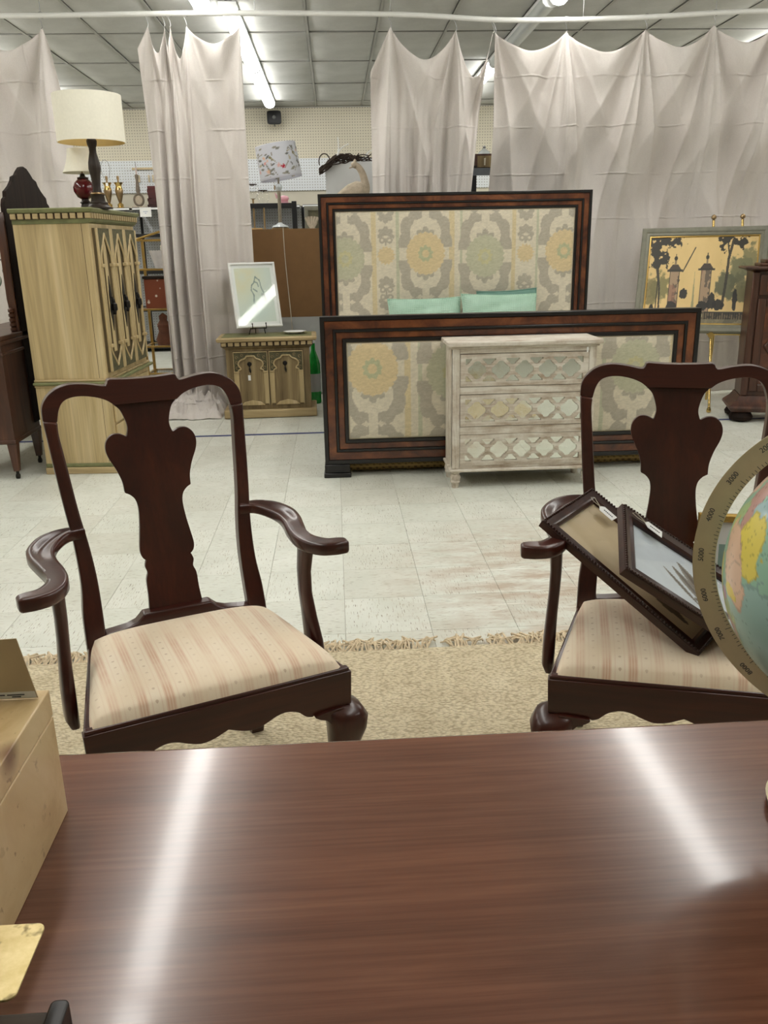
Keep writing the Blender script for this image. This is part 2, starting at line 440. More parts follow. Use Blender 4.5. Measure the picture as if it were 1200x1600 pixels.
M['oak'] = wood('limed_oak', (164, 142, 100), (192, 170, 126), (210, 190, 148), 'Z', 0.55, 0.5, 0.0, (0.32, 0.52, 0.72), 0.15)
M['oak_x'] = wood('limed_oak_x', (158, 136, 96), (186, 164, 122), (204, 184, 142), 'X', 0.55, 0.5, 0.0, (0.32, 0.52, 0.72), 0.15)
M['oak_old'] = wood('antiqued_oak', (104, 86, 56), (138, 118, 82), (168, 148, 108), 'Z', 0.7, 0.5, 0.0, (0.32, 0.52, 0.72), 0.15)
M['oak_glaze'] = wood('glazed_recess', (66, 54, 36), (92, 78, 52), (122, 104, 72), 'Z', 0.8, 0.55)
M['green_trim'] = plain('green_trim', (116, 118, 78), 0.5, vary=0.22, scale=14)
M['spandrel'] = plain('carved_green', (84, 80, 54), 0.6, vary=0.5, scale=40, bump=0.9)
M['antique_line'] = plain('dark_glaze', (62, 46, 30), 0.6, vary=0.2)
M['walnut'] = wood('old_walnut', (48, 26, 17), (72, 41, 27), (96, 58, 38), 'Z', 0.8, 0.4, 0.15)
M['walnut_dark'] = wood('dark_back_board', (22, 15, 12), (34, 24, 19), (52, 37, 29), 'Z', 0.8, 0.7, spec=0.15)
M['burl'] = None
def mat_burl():
    t = NT('burl_veneer'); co = t.coords()
    d = t.noise(co, 3.5, 5, 0.6, 1.6); e = t.noise(t.coords(scale=(1, 1, 1)), 24, 4, 0.6, 1.0)
    col = t.ramp(t.math('ADD', t.math('MULTIPLY', d, 0.8), t.math('MULTIPLY', e, 0.2)), [(0.36, (52, 25, 15)), (0.5, (92, 48, 27)), (0.64, (126, 74, 42))])
    return t.set(col, 0.3, 0, 0.5, 0.3, 0.12)
M['burl'] = mat_burl()
M['fabric'] = vcol_mat('suzani_fabric', 0.85, 0.5)
M['flatprint'] = vcol_mat('printed_picture', 0.5, 0.0, 0.4)
M['globe'] = vcol_mat('globe_map', 0.35, 0.0, 0.5, coat=0.3)
def mat_whitewash(name, axis):
    t = NT(name); st = {'X': (2, 30, 30), 'Z': (30, 30, 2)}[axis]
    n = t.noise(t.coords(scale=st), 1.0, 5, 0.65, 0.6); w = t.noise(t.coords(), 9, 5, 0.7)
    col = t.ramp(t.math('ADD', t.math('MULTIPLY', n, 0.6), t.math('MULTIPLY', w, 0.4)), [(0.36, (150, 130, 108)), (0.47, (190, 178, 162)), (0.58, (216, 210, 198))])
    t.bump(n, 0.25, 0.001)
    return t.set(col, 0.65)
M['wash_x'] = mat_whitewash('whitewashed_wood_x', 'X'); M['wash_z'] = mat_whitewash('whitewashed_wood_z', 'Z')
t_ = NT('mirror_glass'); M['mirror'] = t_.set((0.80, 0.82, 0.76, 1), t_.ramp(t_.noise(t_.coords(), 30, 4), [(0.4, (0.02, 0.02, 0.02, 1)), (0.7, (0.16, 0.16, 0.16, 1))]), 1.0)
t_ = NT('picture_glass'); t_.set((1, 1, 1, 1), 0.03); t_.b.inputs['Transmission Weight'].default_value = 0.0
def mat_glass(name, tint=(1, 1, 1, 1), gloss=0.12):
    t = NT(name); out = t.n['Material Output']
    tr = t.node('ShaderNodeBsdfTransparent'); tr.inputs[0].default_value = tint
    gl = t.node('ShaderNodeBsdfGlossy'); gl.inputs['Roughness'].default_value = 0.04
    lw = t.node('ShaderNodeLayerWeight'); lw.inputs[0].default_value = 0.5
    fr = t.math('MULTIPLY', t.math('POWER', lw.outputs['Facing'], 5.0), 0.9)
    mx = t.node('ShaderNodeMixShader'); t.link(t.math('MINIMUM', t.math('ADD', fr, gloss*0.4), 1.0), mx.inputs[0])
    t.link(tr.outputs[0], mx.inputs[1]); t.link(gl.outputs[0], mx.inputs[2]); t.link(mx.outputs[0], out.inputs['Surface'])
    return t.m
M['glass'] = mat_glass('clear_glass')
M['crystal'] = plain('crystal', (214, 220, 222), 0.08, 0.0, 0.9, vary=0.1)
def mat_emit(name, c, s):
    t = NT(name); out = t.n['Material Output']; e = t.node('ShaderNodeEmission'); e.inputs[0].default_value = c; e.inputs[1].default_value = s
    t.link(e.outputs[0], out.inputs['Surface']); return t.m
M['tube_on'] = mat_emit('lit_lens', (1.0, 0.985, 0.94, 1), TUBE_STRENGTH)
M['tube_off'] = plain('unlit_lens', (200, 206, 206), 0.2, 0.0, 0.6, vary=0.03)
M['burl_box'] = None
def mat_burlbox():
    t = NT('pale_burl_box'); co = t.coords()
    d = t.noise(co, 7, 5, 0.6, 0.8)
    col = t.ramp(d, [(0.28, (184, 148, 96)), (0.5, (212, 184, 136)), (0.72, (226, 204, 162))])
    v = t.node('ShaderNodeTexVoronoi'); v.inputs['Scale'].default_value = 6.0; t.link(co, v.inputs['Vector'])
    knot = t.ramp(v.outputs['Distance'], [(0.05, (1, 1, 1, 1)), (0.17, (0, 0, 0, 1))])
    col = t.mix(t.math('MULTIPLY', knot, 0.9), col, lin((110, 66, 34)))
    sp = t.noise(co, 55, 3, 0.6); msk = t.ramp(t.noise(co, 5, 3), [(0.5, (0, 0, 0, 1)), (0.62, (1, 1, 1, 1))])
    col = t.mix(t.math('MULTIPLY', t.ramp(sp, [(0.63, (0, 0, 0, 1)), (0.7, (0.8, 0.8, 0.8, 1))]), msk), col, lin((120, 74, 40)))
    return t.set(col, 0.3, 0, 0.5, 0.4, 0.1)
M['burl_box'] = mat_burlbox()
M['lampshade'] = plain('cream_lampshade', (236, 232, 216), 0.8, vary=0.03, scale=60)
M['lampshade_in'] = plain('shade_lining', (206, 180, 120), 0.8, vary=0.05)
M['mint'] = None
def mat_mint():
    t = NT('mint_waffle'); x = t.sep(t.coords())
    w = t.math('SINE', t.math('MULTIPLY', x[2], 420.0)); w2 = t.math('SINE', t.math('MULTIPLY', x[0], 420.0))
    t.bump(t.math('ADD', w, w2), 0.4, 0.003)
    return t.set(t.ramp(t.noise(t.coords(), 8, 3), [(0.3, (158, 190, 170)), (0.7, (176, 206, 188))]), 0.9, 0, 0.2)
M['mint'] = mat_mint()
M['mint_dark'] = plain('teal_cotton', (110, 146, 134), 0.9, vary=0.08)
M['hardboard'] = plain('brown_hardboard', (132, 98, 60), 0.75, vary=0.06, scale=8)
M['stone'] = plain('weathered_concrete', (184, 170, 150), 0.9, vary=0.18, scale=30, bump=0.5)
M['weathered'] = plain('weathered_metal', (116, 104, 90), 0.7, vary=0.25, scale=40)
M['twig'] = plain('dark_twig', (56, 44, 36), 0.9, vary=0.3)
M['nickel'] = metal('aged_nickel', (168, 160, 146), 0.3)
M['green_glass'] = plain('green_plastic', (26, 140, 52), 0.25, vary=0.3, scale=20)
M['leaf'] = plain('leaf_green', (38, 66, 38), 0.5, vary=0.3, scale=30)
M['red_glass'] = plain('oxblood_glaze', (92, 18, 26), 0.12, vary=0.35, scale=18, coat=0.5)
M['bronze'] = plain('dark_bronze', (44, 34, 28), 0.4, 0.3, vary=0.3, scale=30, bump=0.4)
M['blue_tape'] = plain('blue_tape', (44, 58, 112), 0.6)
M['pvc'] = plain('white_pvc', (226, 226, 222), 0.35, vary=0.03)
M['wire'] = plain('wire', (150, 150, 150), 0.4, 0.8)
M['sage'] = plain('sage_frame', (122, 120, 104), 0.45, vary=0.14, scale=18)
M['gold'] = metal('gilt', (200, 166, 96), 0.35)
M['gold_rug'] = vcol_mat('gold_rug', 0.9, 0.4)
M['mattress'] = plain('mattress_ticking', (222, 218, 208), 0.9, vary=0.03)
M['tarnish'] = None
def mat_tarnish():
    t = NT('tarnished_brass'); n = t.noise(t.coords(), 60, 5, 0.65); b = t.noise(t.coords(), 22, 4, 0.6)
    col = t.ramp(n, [(0.3, (190, 170, 118)), (0.7, (214, 196, 148))])
    sp = t.ramp(b, [(0.57, (0, 0, 0, 1)), (0.62, (0.85, 0.85, 0.85, 1))])
    return t.set(t.mix(sp, col, lin((118, 104, 70))), t.ramp(b, [(0.3, (0.3, 0.3, 0.3, 1)), (0.7, (0.45, 0.45, 0.45, 1))]), 0.85)
M['tarnish'] = mat_tarnish()
M['meridian'] = plain('brushed_gold_metal', (206, 192, 158), 0.42, 0.15, vary=0.05, scale=30)
M['ebony'] = plain('ebonised_wood', (30, 25, 25), 0.35)
M['dark_wood'] = wood('dark_base_wood', (50, 38, 28), (72, 58, 44), (92, 76, 58), 'X', 1.0, 0.4)
M['frame_dark'] = wood('carved_frame_wood', (38, 17, 12), (54, 26, 18), (72, 38, 27), 'X', 1.0, 0.3, 0.05)
M['rust'] = None
def mat_rust():
    t = NT('rust_dotted'); v = t.node('ShaderNodeTexVoronoi'); v.inputs['Scale'].default_value = 16; t.link(t.coords(), v.inputs['Vector'])
    col = t.mix(t.ramp(v.outputs['Distance'], [(0.16, (1, 1, 1, 1)), (0.24, (0, 0, 0, 1))]), lin((130, 66, 40)), lin((226, 214, 200)))
    return t.set(col, 0.7)
M['rust'] = mat_rust()
M['floral'] = vcol_mat('floral_shade', 0.8, 0.15)
M['pink'] = plain('pink_glass', (206, 150, 160), 0.3)
M['teal_print'] = plain('pale_teal', (150, 176, 168), 0.7)
M['speaker_grey'] = plain('speaker_cone', (120, 122, 122), 0.4)
#SECTION-STRUCTURE

# ================================================================== STRUCTURE
# floor: slab with joint colour, tiles as pieces of it
floor = rbox(XL, XR, YN, YB, -0.12, -0.004, 'floor', M['grout'], None, bevel=0); struct(floor)
TS = 0.33
tile_proto = B().box(-TS/2+0.0008, TS/2-0.0008, -TS/2+0.0008, TS/2-0.0008, -0.004, 0.0).obj('tile', M['tile'], floor)
def visible_tile(x, y):
    d = Vector((x, y, 0))-Vector((0, 0, 1.40)); z = d.dot(CAM_F)
    if z < 0.5: return False
    u = d.dot(CAM_R)/z*1310; v = d.dot(CAM_U)/z*1310
    return abs(u) < 640 and abs(v) < 830
first = True; rest = B(); cand = []
nx0, nx1 = math.floor((XL+0.003)/TS)+1, math.floor((XR+0.003)/TS)-1
ny0, ny1 = math.floor((YN-3.235)/TS)+1, math.floor((YB-3.235)/TS)-1
for i in range(nx0, nx1+1):
    for j in range(ny0, ny1+1):
        cx, cy = -0.003+TS*(i+0.5), 3.235+TS*(j+0.5)
        if cx-TS/2 < XL or cx+TS/2 > XR or cy+TS/2 > YB: continue
        if visible_tile(cx, cy) and 2.55 < cy < 8.2: cand.append((cy, cx, i, j))
        else: rest.box(cx-TS/2+0.0008, cx+TS/2-0.0008, cy-TS/2+0.0008, cy+TS/2-0.0008, -0.004, 0.0)
cand.sort()
for k, (cy, cx, i, j) in enumerate(cand):
    if k >= 300:
        rest.box(cx-TS/2+0.0008, cx+TS/2-0.0008, cy-TS/2+0.0008, cy+TS/2-0.0008, -0.004, 0.0); continue
    o = tile_proto if first else share(tile_proto, floor)
    first = False
    o.location = (cx, cy, 0); o.rotation_euler = (0, 0, (PI/2 if (i+j) % 2 else 0)+PI*random.randint(0, 1))
o = rest.obj('tile_field', M['tile'], floor); o['kind'] = 'stuff'
# blue tape across the floor
tp = struct(B().box(-2.6, -0.02, 6.545, 6.595, 0.0, 0.0006).box(2.2, 4.2, 6.57, 6.62, 0.0, 0.0006).obj('trim_1', M['blue_tape'], None))

# walls
wall_back = struct(rbox(XL, XR, YB, YB+0.12, 0, HC+0.1, 'wall_back', M['cream_wall'], None, bevel=0))
for k in range(10):
    x0 = XL+k*1.2
    rbox(x0+0.001, x0+1.199, YB-0.012, YB, 2.655, HC, 'pegboard_panel', M['peg_cream'], wall_back, bevel=0)
    rbox(x0+0.001, x0+1.199, YB-0.022, YB, 2.215, 2.654, 'pegboard_panel', M['peg_white'], wall_back, bevel=0)
struct(rbox(XL-0.12, XL, YN, YB, 0, HC+0.1, 'wall_left', M['cream_wall'], None, bevel=0))
struct(rbox(XR, XR+0.12, YN, YB, 0, HC+0.1, 'wall_right', M['cream_wall'], None, bevel=0))
struct(rbox(XL, XR, YN-0.12, YN, 0, HC+0.1, 'wall_front', M['cream_wall'], None, bevel=0))

# suspended ceiling: slab, sagging panels, grid bars
ceiling = struct(rbox(XL-0.12, XR+0.12, YN-0.12, YB+0.12, HC+0.10, HC+0.16, 'ceiling', M['ceiling'], None, bevel=0))
GX, GY = 0.654, 1.304
gx0 = -0.164; gy0 = 12.86
xs = [gx0+GX*k for k in range(-9, 12)]; xs = [x for x in xs if XL < x < XR]
ys = [gy0-GY*k for k in range(0, 14) if gy0-GY*k > YN]
def panel_mesh(w, d, sag):
    def fn(u, v):
        a = (1-abs(2*u-1)**3.0)*(1-abs(2*v-1)**3.5)
        return ((u-0.5)*w, (v-0.5)*d, -sag*a)
    b = B().grid(fn, 12, 16)
    return b
pan = panel_mesh(GX-0.03, GY-0.03, 0.022).obj('ceiling_panel', M['ceiling'], ceiling)
pan_half = panel_mesh(GX-0.03, YB-gy0-0.02, 0.012).obj('ceiling_panel', M['ceiling'], ceiling)
fp = fh = True
for x in xs[:-1]:
    for y in ys[1:]:
        o = pan if fp else share(pan, ceiling); fp = False
        o.location = (x+GX/2, y+GY/2, HC+0.012+random.uniform(-0.003, 0.003)); o.rotation_euler = (random.uniform(-.004, .004), random.uniform(-.006, .006), 0)
    o = pan_half if fh else share(pan_half, ceiling); fh = False
    o.location = (x+GX/2, (gy0+YB)/2, HC+0.012)
bar = B().box(-0.012, 0.012, YN, YB, 0, 0.004).box(-0.002, 0.002, YN, YB, 0.004, 0.035).obj('grid_bar', M['grid_bar'], ceiling); f1 = True
for x in xs:
    o = bar if f1 else share(bar, ceiling); f1 = False; o.location = (x, 0, HC)
bar = B().box(XL, XR, -0.012, 0.012, 0, 0.0035).box(XL, XR, -0.002, 0.002, 0.0035, 0.03).obj('grid_bar', M['grid_bar'], ceiling); f1 = True
for y in ys:
    o = bar if f1 else share(bar, ceiling); f1 = False; o.location = (0, y, HC+0.0002)
rbox(XL, XR, YB-0.03, YB-0.022, HC-0.012, HC, 'grid_bar', M['grid_bar'], ceiling, bevel=0)

# ------------------------------------------------------------------ fluorescent strip lights
def fixture(x, y0, label, on=True, L=2.42):
    t = thing('strip_light', label, 'light', (x, y0, HC-0.10), 0, 'fluorescent strip lights on the ceiling')
    B().box(-0.075, 0.075, 0, L, 0.065, 0.098).obj('housing', M['steel_white'], t, bevel=0.006)
    sec = [(-0.072, 0.066), (-0.066, 0.035), (-0.045, 0.012), (0, 0.0), (0.045, 0.012), (0.066, 0.035), (0.072, 0.066)]
    B().prism(sec, lambda u, v, w: (u, w, v), 0.02, L-0.02).obj('diffuser', M['tube_on'] if on else M['tube_off'], t)
    for w in (0.0, L-0.02):
        B().prism([(-0.076, 0.07), (-0.068, 0.03), (-0.045, 0.006), (0, -0.004), (0.045, 0.006), (0.068, 0.03), (0.076, 0.07)], lambda u, v, ww: (u, ww, v), w, w+0.02).obj('end_cap', M['steel_white'], t)
    return t
fixture(-0.79, 10.28, 'lit fluorescent strip light ending at the pegboard wall above the black horn speaker')
fixture(-0.79, 7.84, 'lit fluorescent strip light over the curtain pipe, left of centre')
fixture(1.85, 7.67, 'unlit fluorescent strip light with clear lens behind the right curtain top', on=False)
fixture(1.85, 10.12, 'lit fluorescent strip light seen through the gap between the middle and right curtains')
for y in (5.40, 2.96, 0.52):
    fixture(-0.99, y, 'lit fluorescent strip light of the overhead row mirrored on the left of the table')
    fixture(1.90, y-0.18, 'lit fluorescent strip light of the overhead row mirrored on the right of the table')
for y in (10.28, 7.84, 5.40, 2.96, 0.52):
    fixture(-3.43, y, 'lit fluorescent strip light of the row beyond the left curtain')
    fixture(4.49, y, 'lit fluorescent strip light of the row beyond the right curtain')

# ------------------------------------------------------------------ curtain pipe and curtains
pipe_pts = crom([(-5.0, 7.6, 3.17), (-2.5, 7.6, 3.183), (-1.03, 7.6, 3.192), (0.53, 7.6, 3.178), (1.5, 7.6, 3.13), (2.53, 7.6, 3.143), (3.6, 7.6, 3.185), (5.2, 7.6, 3.165)], 8)
pt = thing('curtain_pipe', 'long white plastic pipe hung on wires under the ceiling, carrying the curtains', 'pipe', (0, 0, 0))
B().tube(pipe_pts, 0.020, 10).obj('pipe', M['pvc'], pt)
for x in (-2.225, -0.55, 0.53, 2.1, 3.2):
    z = min(pipe_pts, key=lambda p: abs(p[0]-x))[2]
    B().tube([(x, 7.6, z-0.021), (x+0.012, 7.6, z), (x, 7.6, z+0.021), (x, 7.6, HC+0.02)], 0.0025, 6).obj('hanging_wire', M['wire'], pt)
def pipe_z(x): return float(np.interp(x, [p[0] for p in pipe_pts], [p[2] for p in pipe_pts]))

def make_curtain(name, label, hooks, s_hooks, xb, ybase=7.6, sag=None, zb=0.02, nu=170, nv=130, folds=(), amp=0.05, left_slope=None, right_slope=None, yfun=None, deep=None, fan_amp=0.055, kf=9.0, zpk=None, fmask=None):
    """hooks: X of pinned points ; s_hooks: cloth parameter (0..1) of each hook ; xb: [(s, x at the hem)]"""
    t = thing(name, label, 'curtain', (0, 0, 0), 0, 'beige cloth curtains hung from the pipe')
    sag = sag or [0.15]*(len(hooks)-1)
    zh = [pipe_z(x)-0.085 for x in hooks] if zpk is None else zpk
    S = np.linspace(0, 1, nu+1); V = np.linspace(0, 1, nv+1)
    xt = np.interp(S, s_hooks, hooks); zt = np.zeros_like(S)
    for i in range(len(hooks)-1):
        a, b = s_hooks[i], s_hooks[i+1]; k = (S >= a) & (S <= b); tt = (S[k]-a)/(b-a)
        zt[k] = zh[i]+(zh[i+1]-zh[i])*tt-sag[i]*(np.sin(PI*tt)**0.85)
    # outside the first and last hook the free edge falls off
    kl = S < s_hooks[0]
    if kl.any():
        tt = (s_hooks[0]-S[kl])/max(s_hooks[0], 1e-6); xt[kl] = hooks[0]-left_slope[0]*tt; zt[kl] = zh[0]-left_slope[1]*tt
    kr = S > s_hooks[-1]
    if kr.any():
        tt = (S[kr]-s_hooks[-1])/(1-s_hooks[-1]); xt[kr] = hooks[-1]+right_slope[0]*tt; zt[kr] = zh[-1]-right_slope[1]*tt
    xbot = np.interp(S, [q[0] for q in xb], [q[1] for q in xb])
    SS, VV = np.meshgrid(S, V)
    ease = VV**0.75
    X = xt[None, :]*(1-ease)+xbot[None, :]*ease
    Z = zt[None, :]*(1-VV)+zb*VV
    Y = np.zeros_like(X)
    for (x, z) in zip(hooks, zh):
        dx = X-(x+0.0); dz = np.maximum(z-Z, 0.0)+0.05
        th = np.arctan2(dx, dz); r = np.sqrt(dx**2+dz**2)
        ph = 1.7*math.sin(x*5.3)
        fan = 0.6*(1-2*np.abs(np.sin(0.5*kf*th+0.15*ph))**0.8)+0.4*(1-2*np.abs(np.sin(0.5*kf*2.1*th+ph))**0.8)
        Y -= fan_amp*fan*np.exp(-(th/0.42)**2)*np.clip(r/0.5, 0, 1)*np.exp(-np.clip(r-1.0, 0, 9)/1.8)
    for i in range(len(hooks)-1):       # swag bulge between the hooks
        a, b = s_hooks[i], s_hooks[i+1]; tt = np.clip((SS-a)/(b-a), 0, 1)
        dzt = np.maximum(zt[None, :]-Z, 0)
        Y -= 0.07*np.sin(PI*tt)*np.exp(-dzt/0.30)
        Y -= 0.022*np.sin(PI*tt)*np.cos(dzt*16+2.2*np.cos(2*PI*tt))*np.exp(-dzt/0.35)
    for (n, ph, a) in folds:
        Y += a*np.sin(2*PI*n*SS+ph+0.8*np.sin(3.0*VV+ph))*np.clip(VV*2.2, 0, 1)*(1 if fmask is None else fmask(SS))
    Y += 0.05*(fbm(X*2.2+3, Z*0.8+9, 0, 3)-0.5)*np.clip(VV*3+0.1, 0, 1)*2*amp/0.05*0.6
    Y += 0.012*(fbm(X*9, Z*4, 3, 3)-0.5)
    YY = ybase+Y
    if yfun is not None: YY = yfun(X, YY, Z, SS, VV)
    b = B(); w = nu+1
    b.v = list(zip(X.ravel().tolist(), YY.ravel().tolist(), Z.ravel().tolist()))
    b.f = [(j*w+i, j*w+i+1, (j+1)*w+i+1, (j+1)*w+i) for j in range(nv) for i in range(nu)]
    b.obj('cloth', M['curtain'], t, smooth=180, solid=0.0015)
    for x, z in zip(hooks, zh):
        pz = pipe_z(x)
        q = [(x+0.026*math.cos(a), 7.6, pz+0.024*math.sin(a)) for a in np.linspace(-1.2, 4.0, 12)]+[(x, 7.595, pz-0.05), (x+0.006, 7.59, z+0.0), (x-0.004, 7.585, z-0.012)]
        B().tube(q, 0.0022, 6).obj('curtain_hook', M['wire'], t)
    return t

def easel_y(X, Y, Z, S, V):
    k = np.clip((2.5-Z)/0.9, 0, 1)
    return Y+0.20*k*k*(3-2*k)
make_curtain('cloth_curtain', 'wide beige cloth curtain scalloped between hooks behind the bed and easel',
             [1.38, 1.965, 2.627, 3.196, 3.72, 4.3], [0.0, 0.2, 0.42, 0.62, 0.8, 1.0], [(0, 1.40), (0.2, 1.98), (0.42, 2.60), (0.62, 3.20), (0.8, 3.72), (1, 4.3)],
             sag=[0.15, 0.17, 0.16, 0.15, 0.15], folds=[(8, 0.4, 0.02), (14, 1.0, 0.012)], nu=320, nv=160, fan_amp=0.15, yfun=easel_y)
make_curtain('cloth_curtain', 'beige cloth curtain drawn to a slant with a deep swag, behind the headboard',
             [0.53, 1.06, 1.365], [0.16, 0.70, 1.0], [(0, 0.36), (0.16, 0.47), (0.5, 0.76), (0.70, 0.90), (0.82, 0.97), (1.0, 1.03)],
             sag=[0.24, 0.34], folds=[(6, 0.2, 0.035), (13, 1.4, 0.02)], left_slope=(0.17, 0.33), nu=220, fan_amp=0.11)
def bunch_y(X, Y, Z, S, V):
    lim = 7.715
    out = np.where(Z < 0.9, np.maximum(Y, lim-0.25*(Z > 0.75)*0), Y)
    k = np.clip((X+1.10)/0.15, 0, 1)*np.clip((1.15-Z)/0.3, 0, 1)
    return Y*(1-k)+np.maximum(Y*0.3+0.7*7.75, 7.72)*k
bunch = make_curtain('cloth_curtain', 'beige cloth curtain bunched in folds, falling to the floor behind the small cabinet',
             [-1.40, -1.27, -1.225, -1.10, -0.675], [0.09, 0.30, 0.40, 0.56, 1.0], [(0, -1.47), (0.2, -1.38), (0.4, -1.24), (0.56, -1.12), (1.0, -0.69)],
             sag=[0.20, 0.16, 0.24, 0.14], folds=[(6.5, 0.3, 0.055), (12, 1.3, 0.015)], left_slope=(0.10, 0.16), nu=260, fan_amp=0.03, yfun=bunch_y, zb=0.03, fmask=lambda S: np.where(S < 0.56, 1.25, 0.35))
make_curtain('cloth_curtain', 'beige cloth curtain at the left edge of the picture behind the dark dressing mirror',
             [-3.9, -3.3, -2.78, -2.225], [0.0, 0.3, 0.58, 0.93], [(0, -3.9), (0.3, -3.3), (0.58, -2.75), (0.93, -2.12), (1.0, -1.98)],
             sag=[0.15, 0.15, 0.17], folds=[(7, 0.9, 0.025), (12, 0.2, 0.012)], right_slope=(0.03, 0.12), nu=240, fan_amp=0.13)
# hem lying in a heap on the floor, part of the bunched curtain
def heap(u, v):
    x = -1.66+0.65*u; y = 7.26+0.46*v
    env = (math.sin(PI*u)**0.45)*min(1.0, v*5+0.02)**0.6
    n = float(fbm(x*5+1, y*5, 0, 3)); r1 = 1-abs(float(fbm(x*6+2*y, y*11, 4, 2))-0.5)*2; r2 = 1-abs(float(fbm(x*13+5, y*7+x*4, 9, 2))-0.5)*2
    return (x+0.05*(n-0.5), y+0.05*(r1-0.8), 0.003+env*(0.015+0.10*v+0.16*r1**5*(0.3+0.7*v)+0.07*r2**4))
B().grid(heap, 110, 80).obj('hem_heap', M['curtain'], bunch, smooth=180)

# ------------------------------------------------------------------ jute rug
rug = thing('jute_rug', 'flat natural jute rug with knotted fringe under the chairs and table', 'rug', (0, 0, 0))
B().grid(lambda u, v: (-1.55+3.25*u, 0.15+2.59*v+0.006*math.sin(u*21)*(v > 0.99), 0.0115+0.0012*math.sin(u*260)*math.sin(v*230)), 120, 90).obj('weave', M['jute'], rug, smooth=180)
B().box(-1.55, 1.70, 0.15, 2.735, 0.0005, 0.009).obj('backing', M['jute'], rug)
fr = B()
x = -1.5
while x < 1.65:
    gap = random.random()
    n = random.choice([3, 4, 5])
    if not (0.30 < x < 0.36 or 0.46 < x < 0.50):
        for k in range(n):
            bx = x+0.004*k; L = random.uniform(0.05, 0.11); lean = random.uniform(-0.05, 0.05)
            c = random.uniform(-0.02, 0.02)
            fr.tube([(bx, 2.735, 0.008), (bx+lean*0.3+c, 2.735+L*0.4, 0.016+random.random()*0.01), (bx+lean*0.8-c, 2.735+L*0.8, 0.012+random.random()*0.008), (bx+lean, 2.735+L*0.9, 0.006)], [0.0035, 0.0045, 0.004, 0.0025], 5)
    x += 0.014+0.004*n*0.6
o = fr.obj('fringe', M['fringe'], rug); o['kind'] = 'stuff'
#SECTION-OBJECTS

